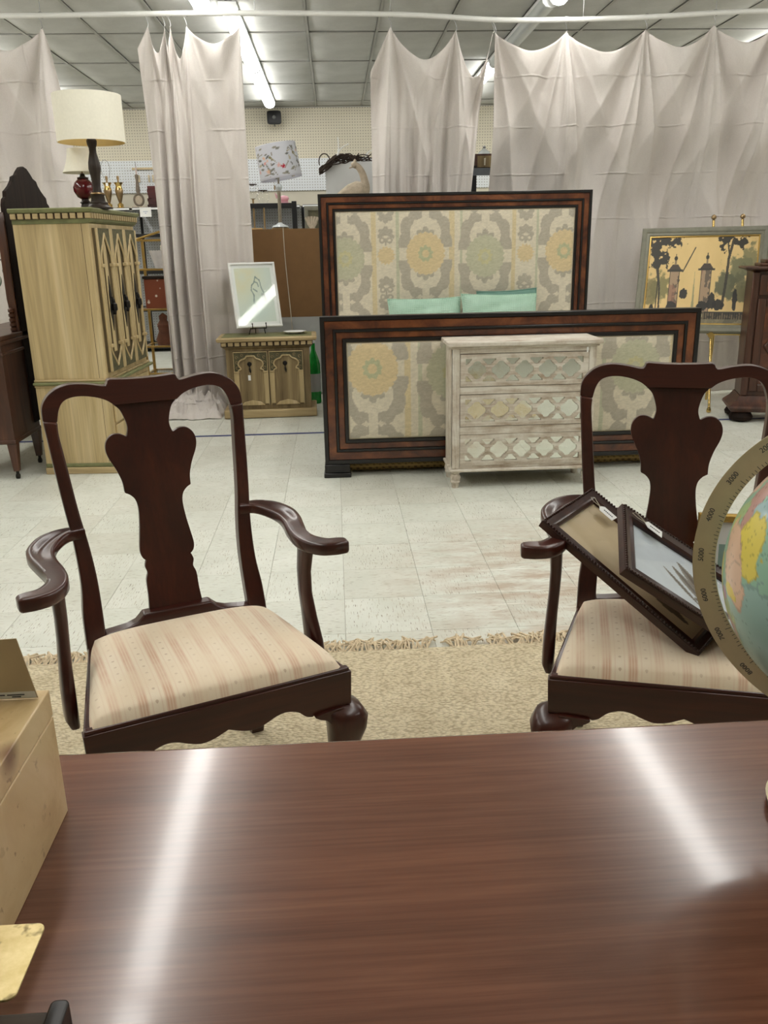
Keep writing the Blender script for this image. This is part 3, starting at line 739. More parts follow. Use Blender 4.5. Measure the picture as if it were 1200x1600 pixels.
# ================================================================== ARMCHAIRS
def sgn(v): return -1 if v < 0 else 1
def back_y(z): return 0.455+(z-0.5)*0.276
def make_armchair(name, label, loc, rz):
    t = thing(name, label, 'chair', loc, rz, 'dark wood armchairs with vase-shaped back splats')
    W, WX = M['mahogany'], M['mahogany_x']
    G0 = 0.013                       # rug surface
    bp = lambda u, z, w: (u, back_y(z)+w, z)
    # crest rail
    top = [(-0.2555, 1.003), (-0.253, 1.035), (-0.238, 1.060), (-0.212, 1.078), (-0.178, 1.086), (-0.138, 1.083), (-0.106, 1.0765), (-0.094, 1.0755)]
    top = crom(top, 4)+[(-0.090, 1.080), (-0.087, 1.088), (-0.081, 1.0905), (-0.04, 1.088)]
    top = top+[(0.0, 1.0872)]+[(-u, z) for u, z in reversed(top)]
    bot = crom([(-0.222, 0.998), (-0.215, 1.025), (-0.203, 1.044), (-0.184, 1.053), (-0.158, 1.055), (-0.126, 1.050), (-0.099, 1.040), (-0.081, 1.027)], 4)
    bot = bot+[(-u, z) for u, z in reversed(bot)]
    B().prism(top+bot[::-1], bp, -0.014, 0.020).obj('crest_rail', WX, t, bevel=0.011, seg=4)
    # splat
    spl = crom([(-0.082, 1.026), (-0.067, 1.011), (-0.057, 0.985), (-0.054, 0.964), (-0.059, 0.945)], 4) + \
        crom([(-0.061, 0.944), (-0.078, 0.952), (-0.097, 0.951), (-0.112, 0.938), (-0.1175, 0.918), (-0.113, 0.895), (-0.098, 0.863), (-0.088, 0.832), (-0.086, 0.806)], 4) + \
        crom([(-0.085, 0.804), (-0.073, 0.797), (-0.062, 0.783), (-0.058, 0.760), (-0.061, 0.722), (-0.066, 0.690), (-0.071, 0.655), (-0.067, 0.637), (-0.058, 0.628)], 4) + \
        crom([(-0.060, 0.626), (-0.064, 0.612), (-0.060, 0.596), (-0.066, 0.578), (-0.067, 0.540), (-0.070, 0.503)], 3)
    B().prism(spl+[(-u, z) for u, z in reversed(spl)], lambda u, z, w: (u, back_y(z)+w+0.006*math.cos(u*12), z), -0.004, 0.010).obj('splat', W, t, bevel=0.003)
    # stiles and rear legs
    for s in (-1, 1):
        outl = crom([(-0.2555, 1.003), (-0.251, 0.939), (-0.245, 0.859), (-0.238, 0.779), (-0.230, 0.70), (-0.228, 0.60), (-0.236, 0.52), (-0.238, 0.44)], 4)
        inn = crom([(-0.222, 0.998), (-0.2235, 0.966), (-0.217, 0.897), (-0.206, 0.78), (-0.195, 0.70), (-0.188, 0.62), (-0.187, 0.54), (-0.189, 0.44)], 4)
        B().prism([(s*u, z) for u, z in outl+inn[::-1]], bp, -0.020, 0.018).obj('stile', W, t, bevel=0.006, seg=3)
        R = []
        for z, y, x, r in ((0.44, 0.440, 0.213, 0.0235), (0.30, 0.452, 0.213, 0.021), (0.15, 0.49, 0.215, 0.019), (G0, 0.545, 0.216, 0.018)):
            R.append([(s*x+a*r, y+b*r, z) for a, b in ((-1, -1), (0, -1.08), (1, -1), (1.08, 0), (1, 1), (0, 1.08), (-1, 1), (-1.08, 0))])
        B().rings(R).obj('rear_leg', W, t, smooth=50)
    # shoe and rear rail
    shoe = [(-0.190, 0.44), (-0.190, 0.474), (-0.165, 0.476), (-0.13, 0.480), (-0.108, 0.487), (-0.096, 0.497), (-0.088, 0.505)]
    B().prism(shoe+[(-u, z) for u, z in reversed(shoe)], bp, -0.024, 0.014).obj('shoe_rail', WX, t, bevel=0.004, seg=2)
    B().box(-0.190, 0.190, 0.423, 0.452, 0.37, 0.445).obj('rear_rail', WX, t, bevel=0.003)
    # front rail with a scalloped apron
    ap = crom([(-0.3, 0.362), (-0.206, 0.355)], 2)+crom([(-0.200, 0.352), (-0.185, 0.357), (-0.165, 0.374), (-0.138, 0.382), (-0.115, 0.379), (-0.092, 0.369), (-0.064, 0.360), (-0.036, 0.363), (-0.012, 0.372), (0.0, 0.377)], 4)
    low = ap+[(-u, z) for u, z in reversed(ap[:-1])]
    B().prism([(0.303, 0.4475), (-0.303, 0.4475)]+low, lambda u, z, w: (u, w, z), -0.002, 0.026).obj('front_rail', WX, t, bevel=0.004, seg=2)
    B().box(-0.300, 0.300, 0.002, 0.022, 0.444, 0.456).obj('front_bead', WX, t, bevel=0.005, seg=3)
    for s in (-1, 1):
        q = lambda u, v: (s*(0.300-0.064*v), 0.028+0.40*v)
        x0, y0 = 0.300*s, 0.024; x1, y1 = 0.236*s, 0.425
        nx = -s*0.024
        poly = [(x0, y0), (x1, y1), (x1+nx, y1), (x0+nx, y0)]
        B().prism(poly, lambda u, v, w: (u, v, w), 0.365, 0.4475).obj('side_rail', W, t, bevel=0.004)
        # cabriole front leg with a rounded knee and pad foot
        R = []
        for z, cx, cy, r in ((0.362, 0.268, 0.033, 0.033), (0.352, 0.281, 0.022, 0.047), (0.330, 0.291, 0.012, 0.050), (0.300, 0.291, 0.011, 0.046), (0.25, 0.284, 0.017, 0.036), (0.18, 0.272, 0.026, 0.027), (0.11, 0.264, 0.032, 0.021), (0.06, 0.266, 0.029, 0.021), (0.035, 0.274, 0.021, 0.034), (0.022, 0.276, 0.019, 0.038), (G0, 0.274, 0.021, 0.030)):
            ring = []
            for k in range(16):
                a = 2*PI*k/16; e = 0.72
                ca, sa = math.cos(a), math.sin(a)
                ring.append((s*cx+r*sgn(ca)*abs(ca)**e, cy+r*sgn(sa)*abs(sa)**e, z))
            R.append(ring)
        B().rings(R).obj('front_leg', W, t, smooth=70)
        # knee ear (bracket) beside the knee
        ear = crom([(0.25, 0.362), (0.205, 0.357), (0.214, 0.346), (0.232, 0.338), (0.246, 0.322), (0.262, 0.31)], 4)+[(0.28, 0.33), (0.275, 0.362)]
        B().prism([(s*u, z) for u, z in ear], lambda u, z, w: (u, w, z), -0.012, 0.016).obj('knee_bracket', W, t, bevel=0.006, seg=3)
        # arm: lofted between an outer and an inner edge
        oe = crom([(0.212, 0.516, 0.742), (0.262, 0.528, 0.738), (0.310, 0.515, 0.731), (0.340, 0.470, 0.723), (0.344, 0.415, 0.718), (0.331, 0.350, 0.714), (0.318, 0.290, 0.711), (0.320, 0.245, 0.710), (0.340, 0.212, 0.709), (0.366, 0.203, 0.709), (0.378, 0.198, 0.708)], 5)
        ie = crom([(0.200, 0.484, 0.742), (0.236, 0.488, 0.738), (0.262, 0.462, 0.731), (0.280, 0.425, 0.723), (0.281, 0.375, 0.718), (0.272, 0.320, 0.714), (0.269, 0.262, 0.711), (0.278, 0.212, 0.710), (0.304, 0.175, 0.709), (0.340, 0.160, 0.709), (0.374, 0.164, 0.708)], 5)
        R = []
        for i, (o_, i_) in enumerate(zip(oe, ie)):
            o_, i_ = Vector(o_), Vector(i_); d = (o_-i_); k = i/(len(oe)-1)
            dish = 0.010*math.sin(PI*min(max((k-0.03)/0.42, 0), 1))      # hollow in the elbow rest
            th = 0.026+0.006*k
            prof = [(0.0, -0.006), (0.06, -0.001), (0.18, 0.0-dish*0.2), (0.42, -dish), (0.62, -dish*0.8), (0.76, -dish*0.05), (0.93, 0.0), (1.0, -0.006), (1.0, -th+0.006), (0.92, -th), (0.08, -th), (0.0, -th+0.006)]
            R.append([tuple(Vector((s*(i_.x+d.x*u), i_.y+d.y*u, i_.z+d.z*u+dz))) for u, dz in prof])
            if i == len(oe)-1:                    # rounded tip of the hand rest
                for ex, sh in ((0.004, 0.90), (0.0065, 0.74)):
                    cen = Vector((s*(i_.x+d.x*0.5), i_.y+d.y*0.5, i_.z-th/2))
                    R.append([tuple(cen+(Vector(q)-cen)*sh+Vector((s*ex, 0, 0))) for q in R[len(oe)-1]])
        B().rings(R).obj('arm', W, t, smooth=60)
        # arm support, flaring to a fluted foot on the side rail
        R = []
        for z, cx, cy, rx, ry in ((0.352, 0.303, 0.245, 0.012, 0.040), (0.375, 0.307, 0.245, 0.016, 0.050), (0.43, 0.306, 0.252, 0.016, 0.046), (0.49, 0.303, 0.268, 0.0145, 0.034), (0.55, 0.299, 0.278, 0.014, 0.027), (0.61, 0.297, 0.274, 0.0145, 0.026), (0.66, 0.298, 0.262, 0.0155, 0.029), (0.692, 0.299, 0.255, 0.017, 0.031)):
            R.append([(s*cx+rx*sgn(math.cos(a))*abs(math.cos(a))**0.6, cy+ry*sgn(math.sin(a))*abs(math.sin(a))**0.6, z) for a in [2*PI*k/16 for k in range(16)]])
        B().rings(R).obj('arm_support', W, t, smooth=60)
    # upholstered slip seat
    def cush(u, v):
        a, b = 2*u-1, 2*v-1
        hw = 0.291-0.062*v
        ex = 1-abs(a)**5; ey = 1-abs(b)**5
        z = 0.449+0.012*min(1, 8*ex)*min(1, 8*ey)+0.040*(ex**0.55)*(ey**0.55)
        ro = 0.02*(abs(a)**8)*(abs(b)**8)
        return (hw*a*(1-ro), 0.006+0.418*v+(0.008*(1-a*a) if v > 0.5 else -0.002), z)
    B().grid(cush, 44, 40).obj('seat', M['seat'], t, smooth=180)
    return t
CHL = make_armchair('armchair', 'dark wood armchair with an empty, faded pink striped seat, on the left', (-0.271, 1.66, 0), math.radians(22.9))
CHR = make_armchair('armchair', 'dark wood armchair with two picture frames lying across its striped seat', (0.749, 1.612, 0), math.radians(-15.6))

# ================================================================== TABLE
tb = thing('mahogany_table', 'polished reddish mahogany table filling the foreground', 'table', (0, 0, 0))
def edge_round(x0, x1, y0, y1, r, n=6):
    out = []
    for cx, cy, a0 in ((x1-r, y1-r, 0), (x0+r, y1-r, 90), (x0+r, y0+r, 180), (x1-r, y0+r, 270)):
        for k in range(n+1):
            a = math.radians(a0+90*k/n); out.append((cx+r*math.cos(a), cy+r*math.sin(a)))
    return out
B().prism(edge_round(-1.02, 1.06, 0.12, 1.0, 0.02), lambda u, v, w: (u, v, w), 0.732, 0.76).obj('table_top', M['table'], tb, bevel=0.006, seg=3)
for x0, x1, y0, y1 in ((-0.92, 0.96, 0.20, 0.225), (-0.92, 0.96, 0.895, 0.92), (-0.92, -0.895, 0.225, 0.895), (0.935, 0.96, 0.225, 0.895)):
    B().box(x0, x1, y0, y1, 0.64, 0.7315).obj('apron', M['table'], tb, bevel=0.002)
for x in (-0.90, 0.94):
    for y in (0.22, 0.90):
        R = [[(x+a*r, y+b*r, z) for a, b in ((-1, -1), (1, -1), (1, 1), (-1, 1))] for z, r in ((0.7315, 0.032), (0.62, 0.032), (0.013, 0.018))]
        B().rings(R).obj('leg', M['mahogany'], tb, bevel=0.003)
#SECTION-TABLETOP

# ================================================================== THINGS ON THE TABLE
ZT = 0.760
# pale burl wood box
bx = thing('wooden_box', 'pale burl wood box with a hinged lid on the left of the table', 'box', (0, 0, ZT))
B().box(-0.72, -0.342, 0.615, 0.876, 0.0, 0.1295).obj('body', M['burl_box'], bx, bevel=0.0015)
B().box(-0.72, -0.342, 0.615, 0.876, 0.131, 0.164).obj('lid', M['burl_box'], bx, bevel=0.0015)
for y in (0.67, 0.81):
    B().box(-0.7215, -0.72, y-0.012, y+0.012, 0.115, 0.145).obj('hinge', M['old_brass'], bx)
# card standing on the box
cd = thing('sign_card', 'beige card with a line of small print standing on the burl wood box', 'card', (0, 0, ZT+0.164))
card = [(-0.50, 0.001), (-0.348, 0.001), (-0.362, 0.074), (-0.50, 0.070)]
B().prism(card, lambda u, v, w: (u, 0.856+w+v*0.02, v), 0.0, 0.0012).obj('card', plain('card_beige', (196, 178, 146), 0.6, vary=0.03), cd)
B().prism([(-0.50, 0.002), (-0.3495, 0.002), (-0.351, 0.0095), (-0.50, 0.009)], lambda u, v, w: (u, 0.856+w+v*0.02, v), -0.0005, 0.0).obj('strip', M['paper'], cd)
for x0, x1 in ((-0.40, -0.3835), (-0.381, -0.362), (-0.376, -0.366)):
    z = 0.0062 if x0 != -0.376 else 0.0038
    B().box(x0, x1, 0.8551, 0.8556, z-0.0006, z+0.0006).obj('print_line', M['print_ink'], cd)
# brass letter scale
ls = thing('brass_scale', 'small tarnished brass platform scale on a dark wooden base, front left corner of the table', 'scale', (0, 0, ZT))
B().box(-0.47, -0.262, 0.44, 0.570, 0.004, 0.024).obj('base', M['dark_wood'], ls, bevel=0.002)
B().prism(edge_round(-0.264, -0.248, 0.43, 0.576, 0.005), lambda u, v, w: (u, v, w), 0.0, 0.030).obj('end_rail', M['ebony'], ls, bevel=0.002)
B().prism(edge_round(-0.486, -0.470, 0.43, 0.576, 0.005), lambda u, v, w: (u, v, w), 0.0, 0.030).obj('end_rail', M['ebony'], ls, bevel=0.002)
B().lathe([(0.022, 0.024), (0.022, 0.03), (0.010, 0.036), (0.008, 0.05), (0.012, 0.056), (0.008, 0.062), (0.016, 0.074), (0.016, 0.0785)], 20, (-0.315, 0.520, 0)).obj('pillar', M['old_brass'], ls)
B().prism(edge_round(-0.43, -0.2715, 0.530, 0.610, 0.008), lambda u, v, w: (u, v, w), 0.0785, 0.0805).obj('plate', M['tarnish'], ls, bevel=0.0006)

# globe
GC = Vector((0.561, 0.791, 1.056)); grz = math.radians(-35.3); GR = 0.152
gl = thing('desk_globe', 'pastel political desk globe in a brushed gold meridian ring at the table right edge', 'globe', (GC.x, GC.y, ZT), grz)
gz = GC.z-ZT
def sphere_b(r, n, c):
    b = B(); vs = []
    nu, nv = n*2, n
    for j in range(nv+1):
        th = PI*j/nv
        for i in range(nu+1):
            ph = 2*PI*i/nu; vs.append((r*math.sin(th)*math.cos(ph), r*math.sin(th)*math.sin(ph), r*math.cos(th)))
    w = nu+1; b.v = [(x+c[0], y+c[1], z+c[2]) for x, y, z in vs]
    b.f = [(j*w+i, j*w+i+1, (j+1)*w+i+1, (j+1)*w+i) for j in range(nv) for i in range(nu)]
    return b, np.array(vs)/r
b, nv_ = sphere_b(GR, 220, (0, 0, gz))
ball = b.obj('globe_ball', M['globe'], gl, smooth=180)
# map colours: water, then country patches around map positions on the ball
d0 = (GC-Vector((0, 0, 1.40))).normalized(); r0 = d0.cross(Vector((0, 0, 1))).normalized(); u0 = r0.cross(d0)
Rz = Matrix.Rotation(-grz, 3, 'Z')
def gdir(px, py):
    nx, ny = (px-1370)/225, (905-py)/225; k = math.hypot(nx, ny)
    if k > 0.985: nx, ny = nx*0.985/k, ny*0.985/k
    nzz = math.sqrt(max(0, 1-nx*nx-ny*ny)); return np.array(Rz @ (r0*nx+u0*ny-d0*nzz))
N = nv_; cols = np.tile(lina((150, 186, 178)), (len(N), 1))
q = fbm(N[:, 0]*4+7, N[:, 1]*4+3, N[:, 2]*4+9, 4)
pal = [(222, 190, 160), (226, 206, 92), (160, 194, 150), (214, 170, 168), (196, 204, 140), (190, 176, 196), (230, 200, 150)]
land = q > 0.53
cell = np.floor(fbm(N[:, 0]*3+20, N[:, 1]*3+2, N[:, 2]*3+31, 2)*22).astype(int) % len(pal)
for i, c in enumerate(pal): cols[land & (cell == i)] = lina(c)
wob = (fbm(N[:, 0]*16+1, N[:, 1]*16+4, N[:, 2]*16+2, 3)-0.5)
def blob(px, py, rx, ry, ang, c, n=0.5):
    global cols
    d = gdir(px, py); e1 = gdir(px+6, py)-d; e1 -= d*(e1@d); e1 /= np.linalg.norm(e1); e2 = np.cross(d, e1)
    x = N@e1; y = N@e2; y = y*sgn(gdir(px, py-6)@e2-d@e2)
    ca, sa = math.cos(ang), math.sin(ang)
    k = ((x*ca+y*sa)/rx)**2+((-x*sa+y*ca)/ry)**2+wob*n*4
    mk = (k < 1) & (N@d > 0.3); cols[mk] = lina(c)
    ring = (k > 0.86) & (k < 1) & (N@d > 0.3); cols[ring] *= 0.72
SEA = (152, 190, 184)
blob(1175, 900, 0.75, 1.1, 0, (150, 196, 172), 0.3)
blob(1215, 1030, 0.55, 0.42, 0, SEA, 0.2)
blob(1185, 780, 0.22, 0.14, 0.5, (226, 190, 164)); blob(1190, 825, 0.10, 0.22, 0, (196, 150, 140)); blob(1204, 838, 0.09, 0.12, 0, (160, 192, 196))
blob(1168, 836, 0.16, 0.10, 0, (172, 200, 140)); blob(1196, 888, 0.16, 0.24, 0.2, (232, 214, 92), 0.3); blob(1164, 858, 0.07, 0.08, 0, (232, 214, 96))
blob(1172, 918, 0.14, 0.34, 0.35, (226, 190, 162), 0.25); blob(1181, 940, 0.11, 0.12, 0, (226, 192, 166), 0.2); blob(1176, 962, 0.10, 0.05, -0.5, (228, 206, 86)); blob(1164, 968, 0.05, 0.06, 0, (200, 164, 184))
blob(1146, 930, 0.10, 0.16, 0, (214, 206, 96)); blob(1172, 1010, 0.2, 0.2, 0, (176, 200, 150)); blob(1160, 1030, 0.12, 0.14, 0, (204, 180, 170)); blob(1152, 985, 0.10, 0.10, 0, (200, 206, 110))
# dark lettering specks of the map print
sp = (vn(N[:, 0]*90, N[:, 1]*90, N[:, 2]*160) > 0.80) & (fbm(N[:, 0]*9, N[:, 1]*9, N[:, 2]*9, 2) > 0.42)
cols[sp] *= 0.62
setcol(ball.data, np.c_[cols, np.ones(len(cols))])
ring = B(); nn = 140; sec = [(0.162, -0.0016), (0.187, -0.0016), (0.187, 0.0016), (0.162, 0.0016)]
ring.rings([[(r*math.cos(a), w, gz+r*math.sin(a)) for r, w in sec] for a in [2*PI*k/nn for k in range(nn)]], closed=True)
rg = ring.obj('meridian_ring', M['meridian'], gl, smooth=30)
for k, num in ((0, '1000'), (1, '2000'), (2, '3000'), (3, '4000'), (4, '5000'), (5, '6000'), (6, '7000'), (7, '8000'), (8, '9000')):
    th = math.radians(117+k*16.1); o = text_mesh('numeral', num, 0.0082, M['print_ink'], rg, 0.0001)
    phi = math.atan2(-math.cos(th), math.sin(th)); R_ = 0.1775
    o.matrix_local = Matrix.Translation((R_*math.cos(th), -0.0018, gz+R_*math.sin(th))) @ Matrix.Rotation(PI/2, 4, 'X') @ Matrix.Rotation(phi, 4, 'Z')
tk = B()
for k in range(0, 120):
    th = math.radians(100+k*1.61); L = 0.0068 if k % 10 == 0 else (0.005 if k % 5 == 0 else 0.0034)
    c_, s_ = math.cos(th), math.sin(th); w = 0.00035
    tk.add([((0.1625)*c_-w*s_, -0.0018, gz+0.1625*s_+w*c_), ((0.1625)*c_+w*s_, -0.0018, gz+0.1625*s_-w*c_), ((0.1625+L)*c_+w*s_, -0.0018, gz+(0.1625+L)*s_-w*c_), ((0.1625+L)*c_-w*s_, -0.0018, gz+(0.1625+L)*s_+w*c_)], [(0, 1, 2, 3)])
o = tk.obj('scale_marks', M['print_ink'], rg, smooth=0); o['kind'] = 'stuff'
ax = math.radians(66.5)
for s in (-1, 1):
    e = Vector((math.cos(ax), 0, math.sin(ax)))*s
    B().tube([tuple(Vector((0, 0, gz))+e*0.150), tuple(Vector((0, 0, gz))+e*0.196)], 0.004, 12).obj('pivot_pin', M['brass'], gl)
B().lathe([(0.072, 0.0), (0.076, 0.004), (0.076, 0.014), (0.068, 0.020), (0.06, 0.024), (0.026, 0.030), (0.014, 0.046), (0.012, 0.075), (0.018, 0.084), (0.010, 0.1085)], 48).obj('base', M['walnut'], gl)
B().lathe([(0.077, 0.0125), (0.0775, 0.015), (0.0715, 0.0195)], 48, caps=False).obj('base_rim', M['meridian'], gl)

# ================================================================== FRAMES ON THE RIGHT CHAIR
CHM = Matrix.Translation((0.749, 1.612, 0)) @ Matrix.Rotation(math.radians(-15.6), 4, 'Z')
def plane_matrix(P, u, v):
    u = Vector(u).normalized(); v = Vector(v); v = (v-u*v.dot(u)).normalized(); n = u.cross(v)
    mm = Matrix.Identity(4)
    for i in range(3): mm[i][0], mm[i][1], mm[i][2], mm[i][3] = u[i], v[i], n[i], P[i]
    return mm
def mitre_ring(b, x0, x1, y0, y1, prof):
    """prof: (inset, height) closed section swept round a rectangle with mitred corners"""
    R = [[(x0+i, y0+i, z) for i, z in prof], [(x1-i, y0+i, z) for i, z in prof], [(x1-i, y1-i, z) for i, z in prof], [(x0+i, y1-i, z) for i, z in prof]]
    return b.rings(R, closed=True)
def grid_picture(name, w, h, fn, nu, nv, mat, parent, x0=0, y0=0, z=0.0):
    """printed sheet in the XY plane whose colours come from fn(u,v)->(n,3) sRGB"""
    b = B().grid(lambda u, v: (x0+u*w, y0+v*h, z), nu, nv); o = b.obj(name, mat, parent, smooth=0)
    U, V = np.meshgrid(np.linspace(0, 1, nu+1), np.linspace(0, 1, nv+1)); c = fn(U.ravel(), V.ravel())
    setcol(o.data, np.c_[lina(c), np.ones(len(c))]); return o
def blend(c, mask, col, a=1.0):
    mask = np.clip(np.asarray(mask, float), 0, 1)[:, None]*a
    return c*(1-mask)+np.array(col, float)[None, :]*mask
def seg_d(U, V, a, b):
    a = np.array(a, float); b = np.array(b, float); d = b-a; t = np.clip(((U-a[0])*d[0]+(V-a[1])*d[1])/(d@d), 0, 1)
    return np.hypot(U-a[0]-t*d[0], V-a[1]-t*d[1]), t
def carved_frame(name, label, W, H, sheet_fn, mw, tag_at):
    t = thing(name, label, 'picture frame', (0, 0, 0), 0, 'carved dark frames on the chair')
    prof = [(0, -0.022), (0, -0.004), (0.004, 0.0), (0.012, -0.002), (mw*0.62, -0.006), (mw*0.8, -0.003), (mw, -0.008), (mw, -0.022)]
    mitre_ring(B(), 0, W, 0, H, prof).obj('frame', M['frame_dark'], t, smooth=35)
    bead = B()                                     # carved rope edge
    per = [((0.004, 0.004), (W-0.004, 0.004)), ((W-0.004, 0.004), (W-0.004, H-0.004)), ((W-0.004, H-0.004), (0.004, H-0.004)), ((0.004, H-0.004), (0.004, 0.004))]
    for a, b_ in per:
        L = math.hypot(b_[0]-a[0], b_[1]-a[1]); n = int(L/0.0085)
        for k in range(n):
            f = (k+0.5)/n; x, y = a[0]+(b_[0]-a[0])*f, a[1]+(b_[1]-a[1])*f
            bead.lathe([(0.0, -0.004), (0.0036, -0.001), (0.0036, 0.001), (0.0, 0.0036)], 5, (x, y, 0.0))
    o = bead.obj('carved_edge', M['frame_dark'], t, smooth=60); o['kind'] = 'stuff'
    for a, b_ in ():
        pass
    grid_picture('print', W-2*mw, H-2*mw, sheet_fn, 110, 70, M['flatprint'], t, mw, mw, -0.016)
    B().grid(lambda u, v: (mw-0.001+(W-2*mw+0.002)*u, mw-0.001+(H-2*mw+0.002)*v, -0.012), 1, 1).obj('glass', M['glass'], t, smooth=0)
    B().box(0.004, W-0.004, 0.004, H-0.004, -0.0215, -0.017).obj('backing', M['hardboard'], t, smooth=0)
    x, y, a = tag_at
    tg = B().prism([(0, 0), (0.010, 0.0135), (0.052, 0.0135), (0.052, -0.0135), (0.010, -0.0135)], lambda u, v, w: (x+u*math.cos(a)-v*math.sin(a), y+u*math.sin(a)+v*math.cos(a), w), 0.0045, 0.0055).obj('price_tag', M['paper'], t, smooth=0)
    tg['label'] = 'white price tag on a string'
    for k in range(6):
        u0_, u1_ = 0.016+k*0.005, 0.0195+k*0.005
        B().prism([(u0_, -0.002), (u1_, -0.002), (u1_, 0.0025), (u0_, 0.0025)], lambda u, v, w: (x+u*math.cos(a)-v*math.sin(a), y+u*math.sin(a)+v*math.cos(a), w), 0.0055, 0.0057).obj('print_mark', M['print_ink'], tg, smooth=0)
    B().tube([(x+0.004, y, 0.0052), (x-0.012, y+0.006, 0.007), (x-0.026, y+0.016, 0.006), (x-0.034, y+0.012, 0.002), (x-0.02, y+0.002, 0.004), (x+0.004, y, 0.0055)], 0.0007, 5).obj('string', M['string'], tg)
    return t
def sheet_a(U, V):
    c = np.tile(np.array([196., 176., 140.]), (len(U), 1)); n = fbm(U*7, V*5, 1, 4)
    c += (n[:, None]-0.5)*18
    for a, b_, w in (((0.44, 0.42), (0.62, 0.30), 0.035), ((0.46, 0.46), (0.64, 0.42), 0.02), ((0.6, 0.32), (0.9, 0.25), 0.07), ((0.43, 0.44), (0.47, 0.58), 0.018), ((0.5, 0.5), (0.58, 0.52), 0.02)):
        d, t = seg_d(U, V, a, b_); c = blend(c, (d+0.03*(n-0.5) < w*np.sin(0.3+t*2.4)), (74, 60, 44), 0.85)
    return c
def sheet_b(U, V):
    c = np.tile(np.array([205., 214., 222.]), (len(U), 1)); n = fbm(U*9, V*7, 2, 4); c += (n[:, None]-0.5)*14
    for a, b_, w in (((0.30, 0.50), (0.62, 0.16), 0.03), ((0.40, 0.62), (0.72, 0.22), 0.06), ((0.46, 0.78), (0.74, 0.34), 0.07), ((0.62, 0.70), (0.82, 0.40), 0.09), ((0.6, 0.25), (0.95, 0.35), 0.10)):
        d, t = seg_d(U, V, a, b_); c = blend(c, (d < w*np.sin(0.25+t*2.6)), (96+40*0, 84, 72), 0.75); c = blend(c, (d < w*0.4*np.sin(0.25+t*2.6)), (62, 52, 46), 0.6)
    return c
UA, VA = Vector((0.775, -0.36, -0.52)), Vector((0.466, 0.881, 0.085)); NA = UA.cross(VA).normalized(); PA = Vector((-0.335, 0.244, 0.752))
fa = carved_frame('picture_frame', 'carved dark frame with a beige mat, lying under the other frame on the right chair', 0.475, 0.262, sheet_a, 0.034, (0.055, 0.205, -0.05))
fa.matrix_world = CHM @ plane_matrix(PA, UA, VA)
fb = carved_frame('picture_frame', 'carved dark frame with a pale blue print of brown leaves, lying on top', 0.38, 0.259, sheet_b, 0.036, (0.060, 0.225, -0.12))
fb.matrix_world = CHM @ plane_matrix((-0.147, 0.019, 0.723), (0.813, 0.163, -0.559), (0.006, 0.958, 0.288))
# small gilt frame further right on the seat, seen between ring and globe
gf = thing('gilt_frame', 'small gilt bamboo frame with a white mat leaning on the chair back behind the globe', 'picture frame', (0, 0, 0))
gp = [(0, -0.012), (0, 0.0), (0.006, 0.004), (0.012, 0.002), (0.018, 0.004), (0.022, 0.0), (0.022, -0.012)]
mitre_ring(B(), 0, 0.18, 0, 0.23, gp).obj('frame', M['gold'], gf, smooth=35)
B().box(0.02, 0.16, 0.02, 0.21, -0.010, -0.006).obj('mat', M['paper'], gf, smooth=0)
B().box(0.055, 0.125, 0.06, 0.15, -0.006, -0.0055).obj('print', M['teal_print'], gf, smooth=0)
B().box(0.004, 0.176, 0.004, 0.226, -0.0118, -0.0101).obj('backing', M['hardboard'], gf, smooth=0)
gf.matrix_world = CHM @ plane_matrix((0.055, 0.385, 0.506), (0.96, 0.0, 0.0), (0.0, 0.16, 0.98))
#SECTION-BED

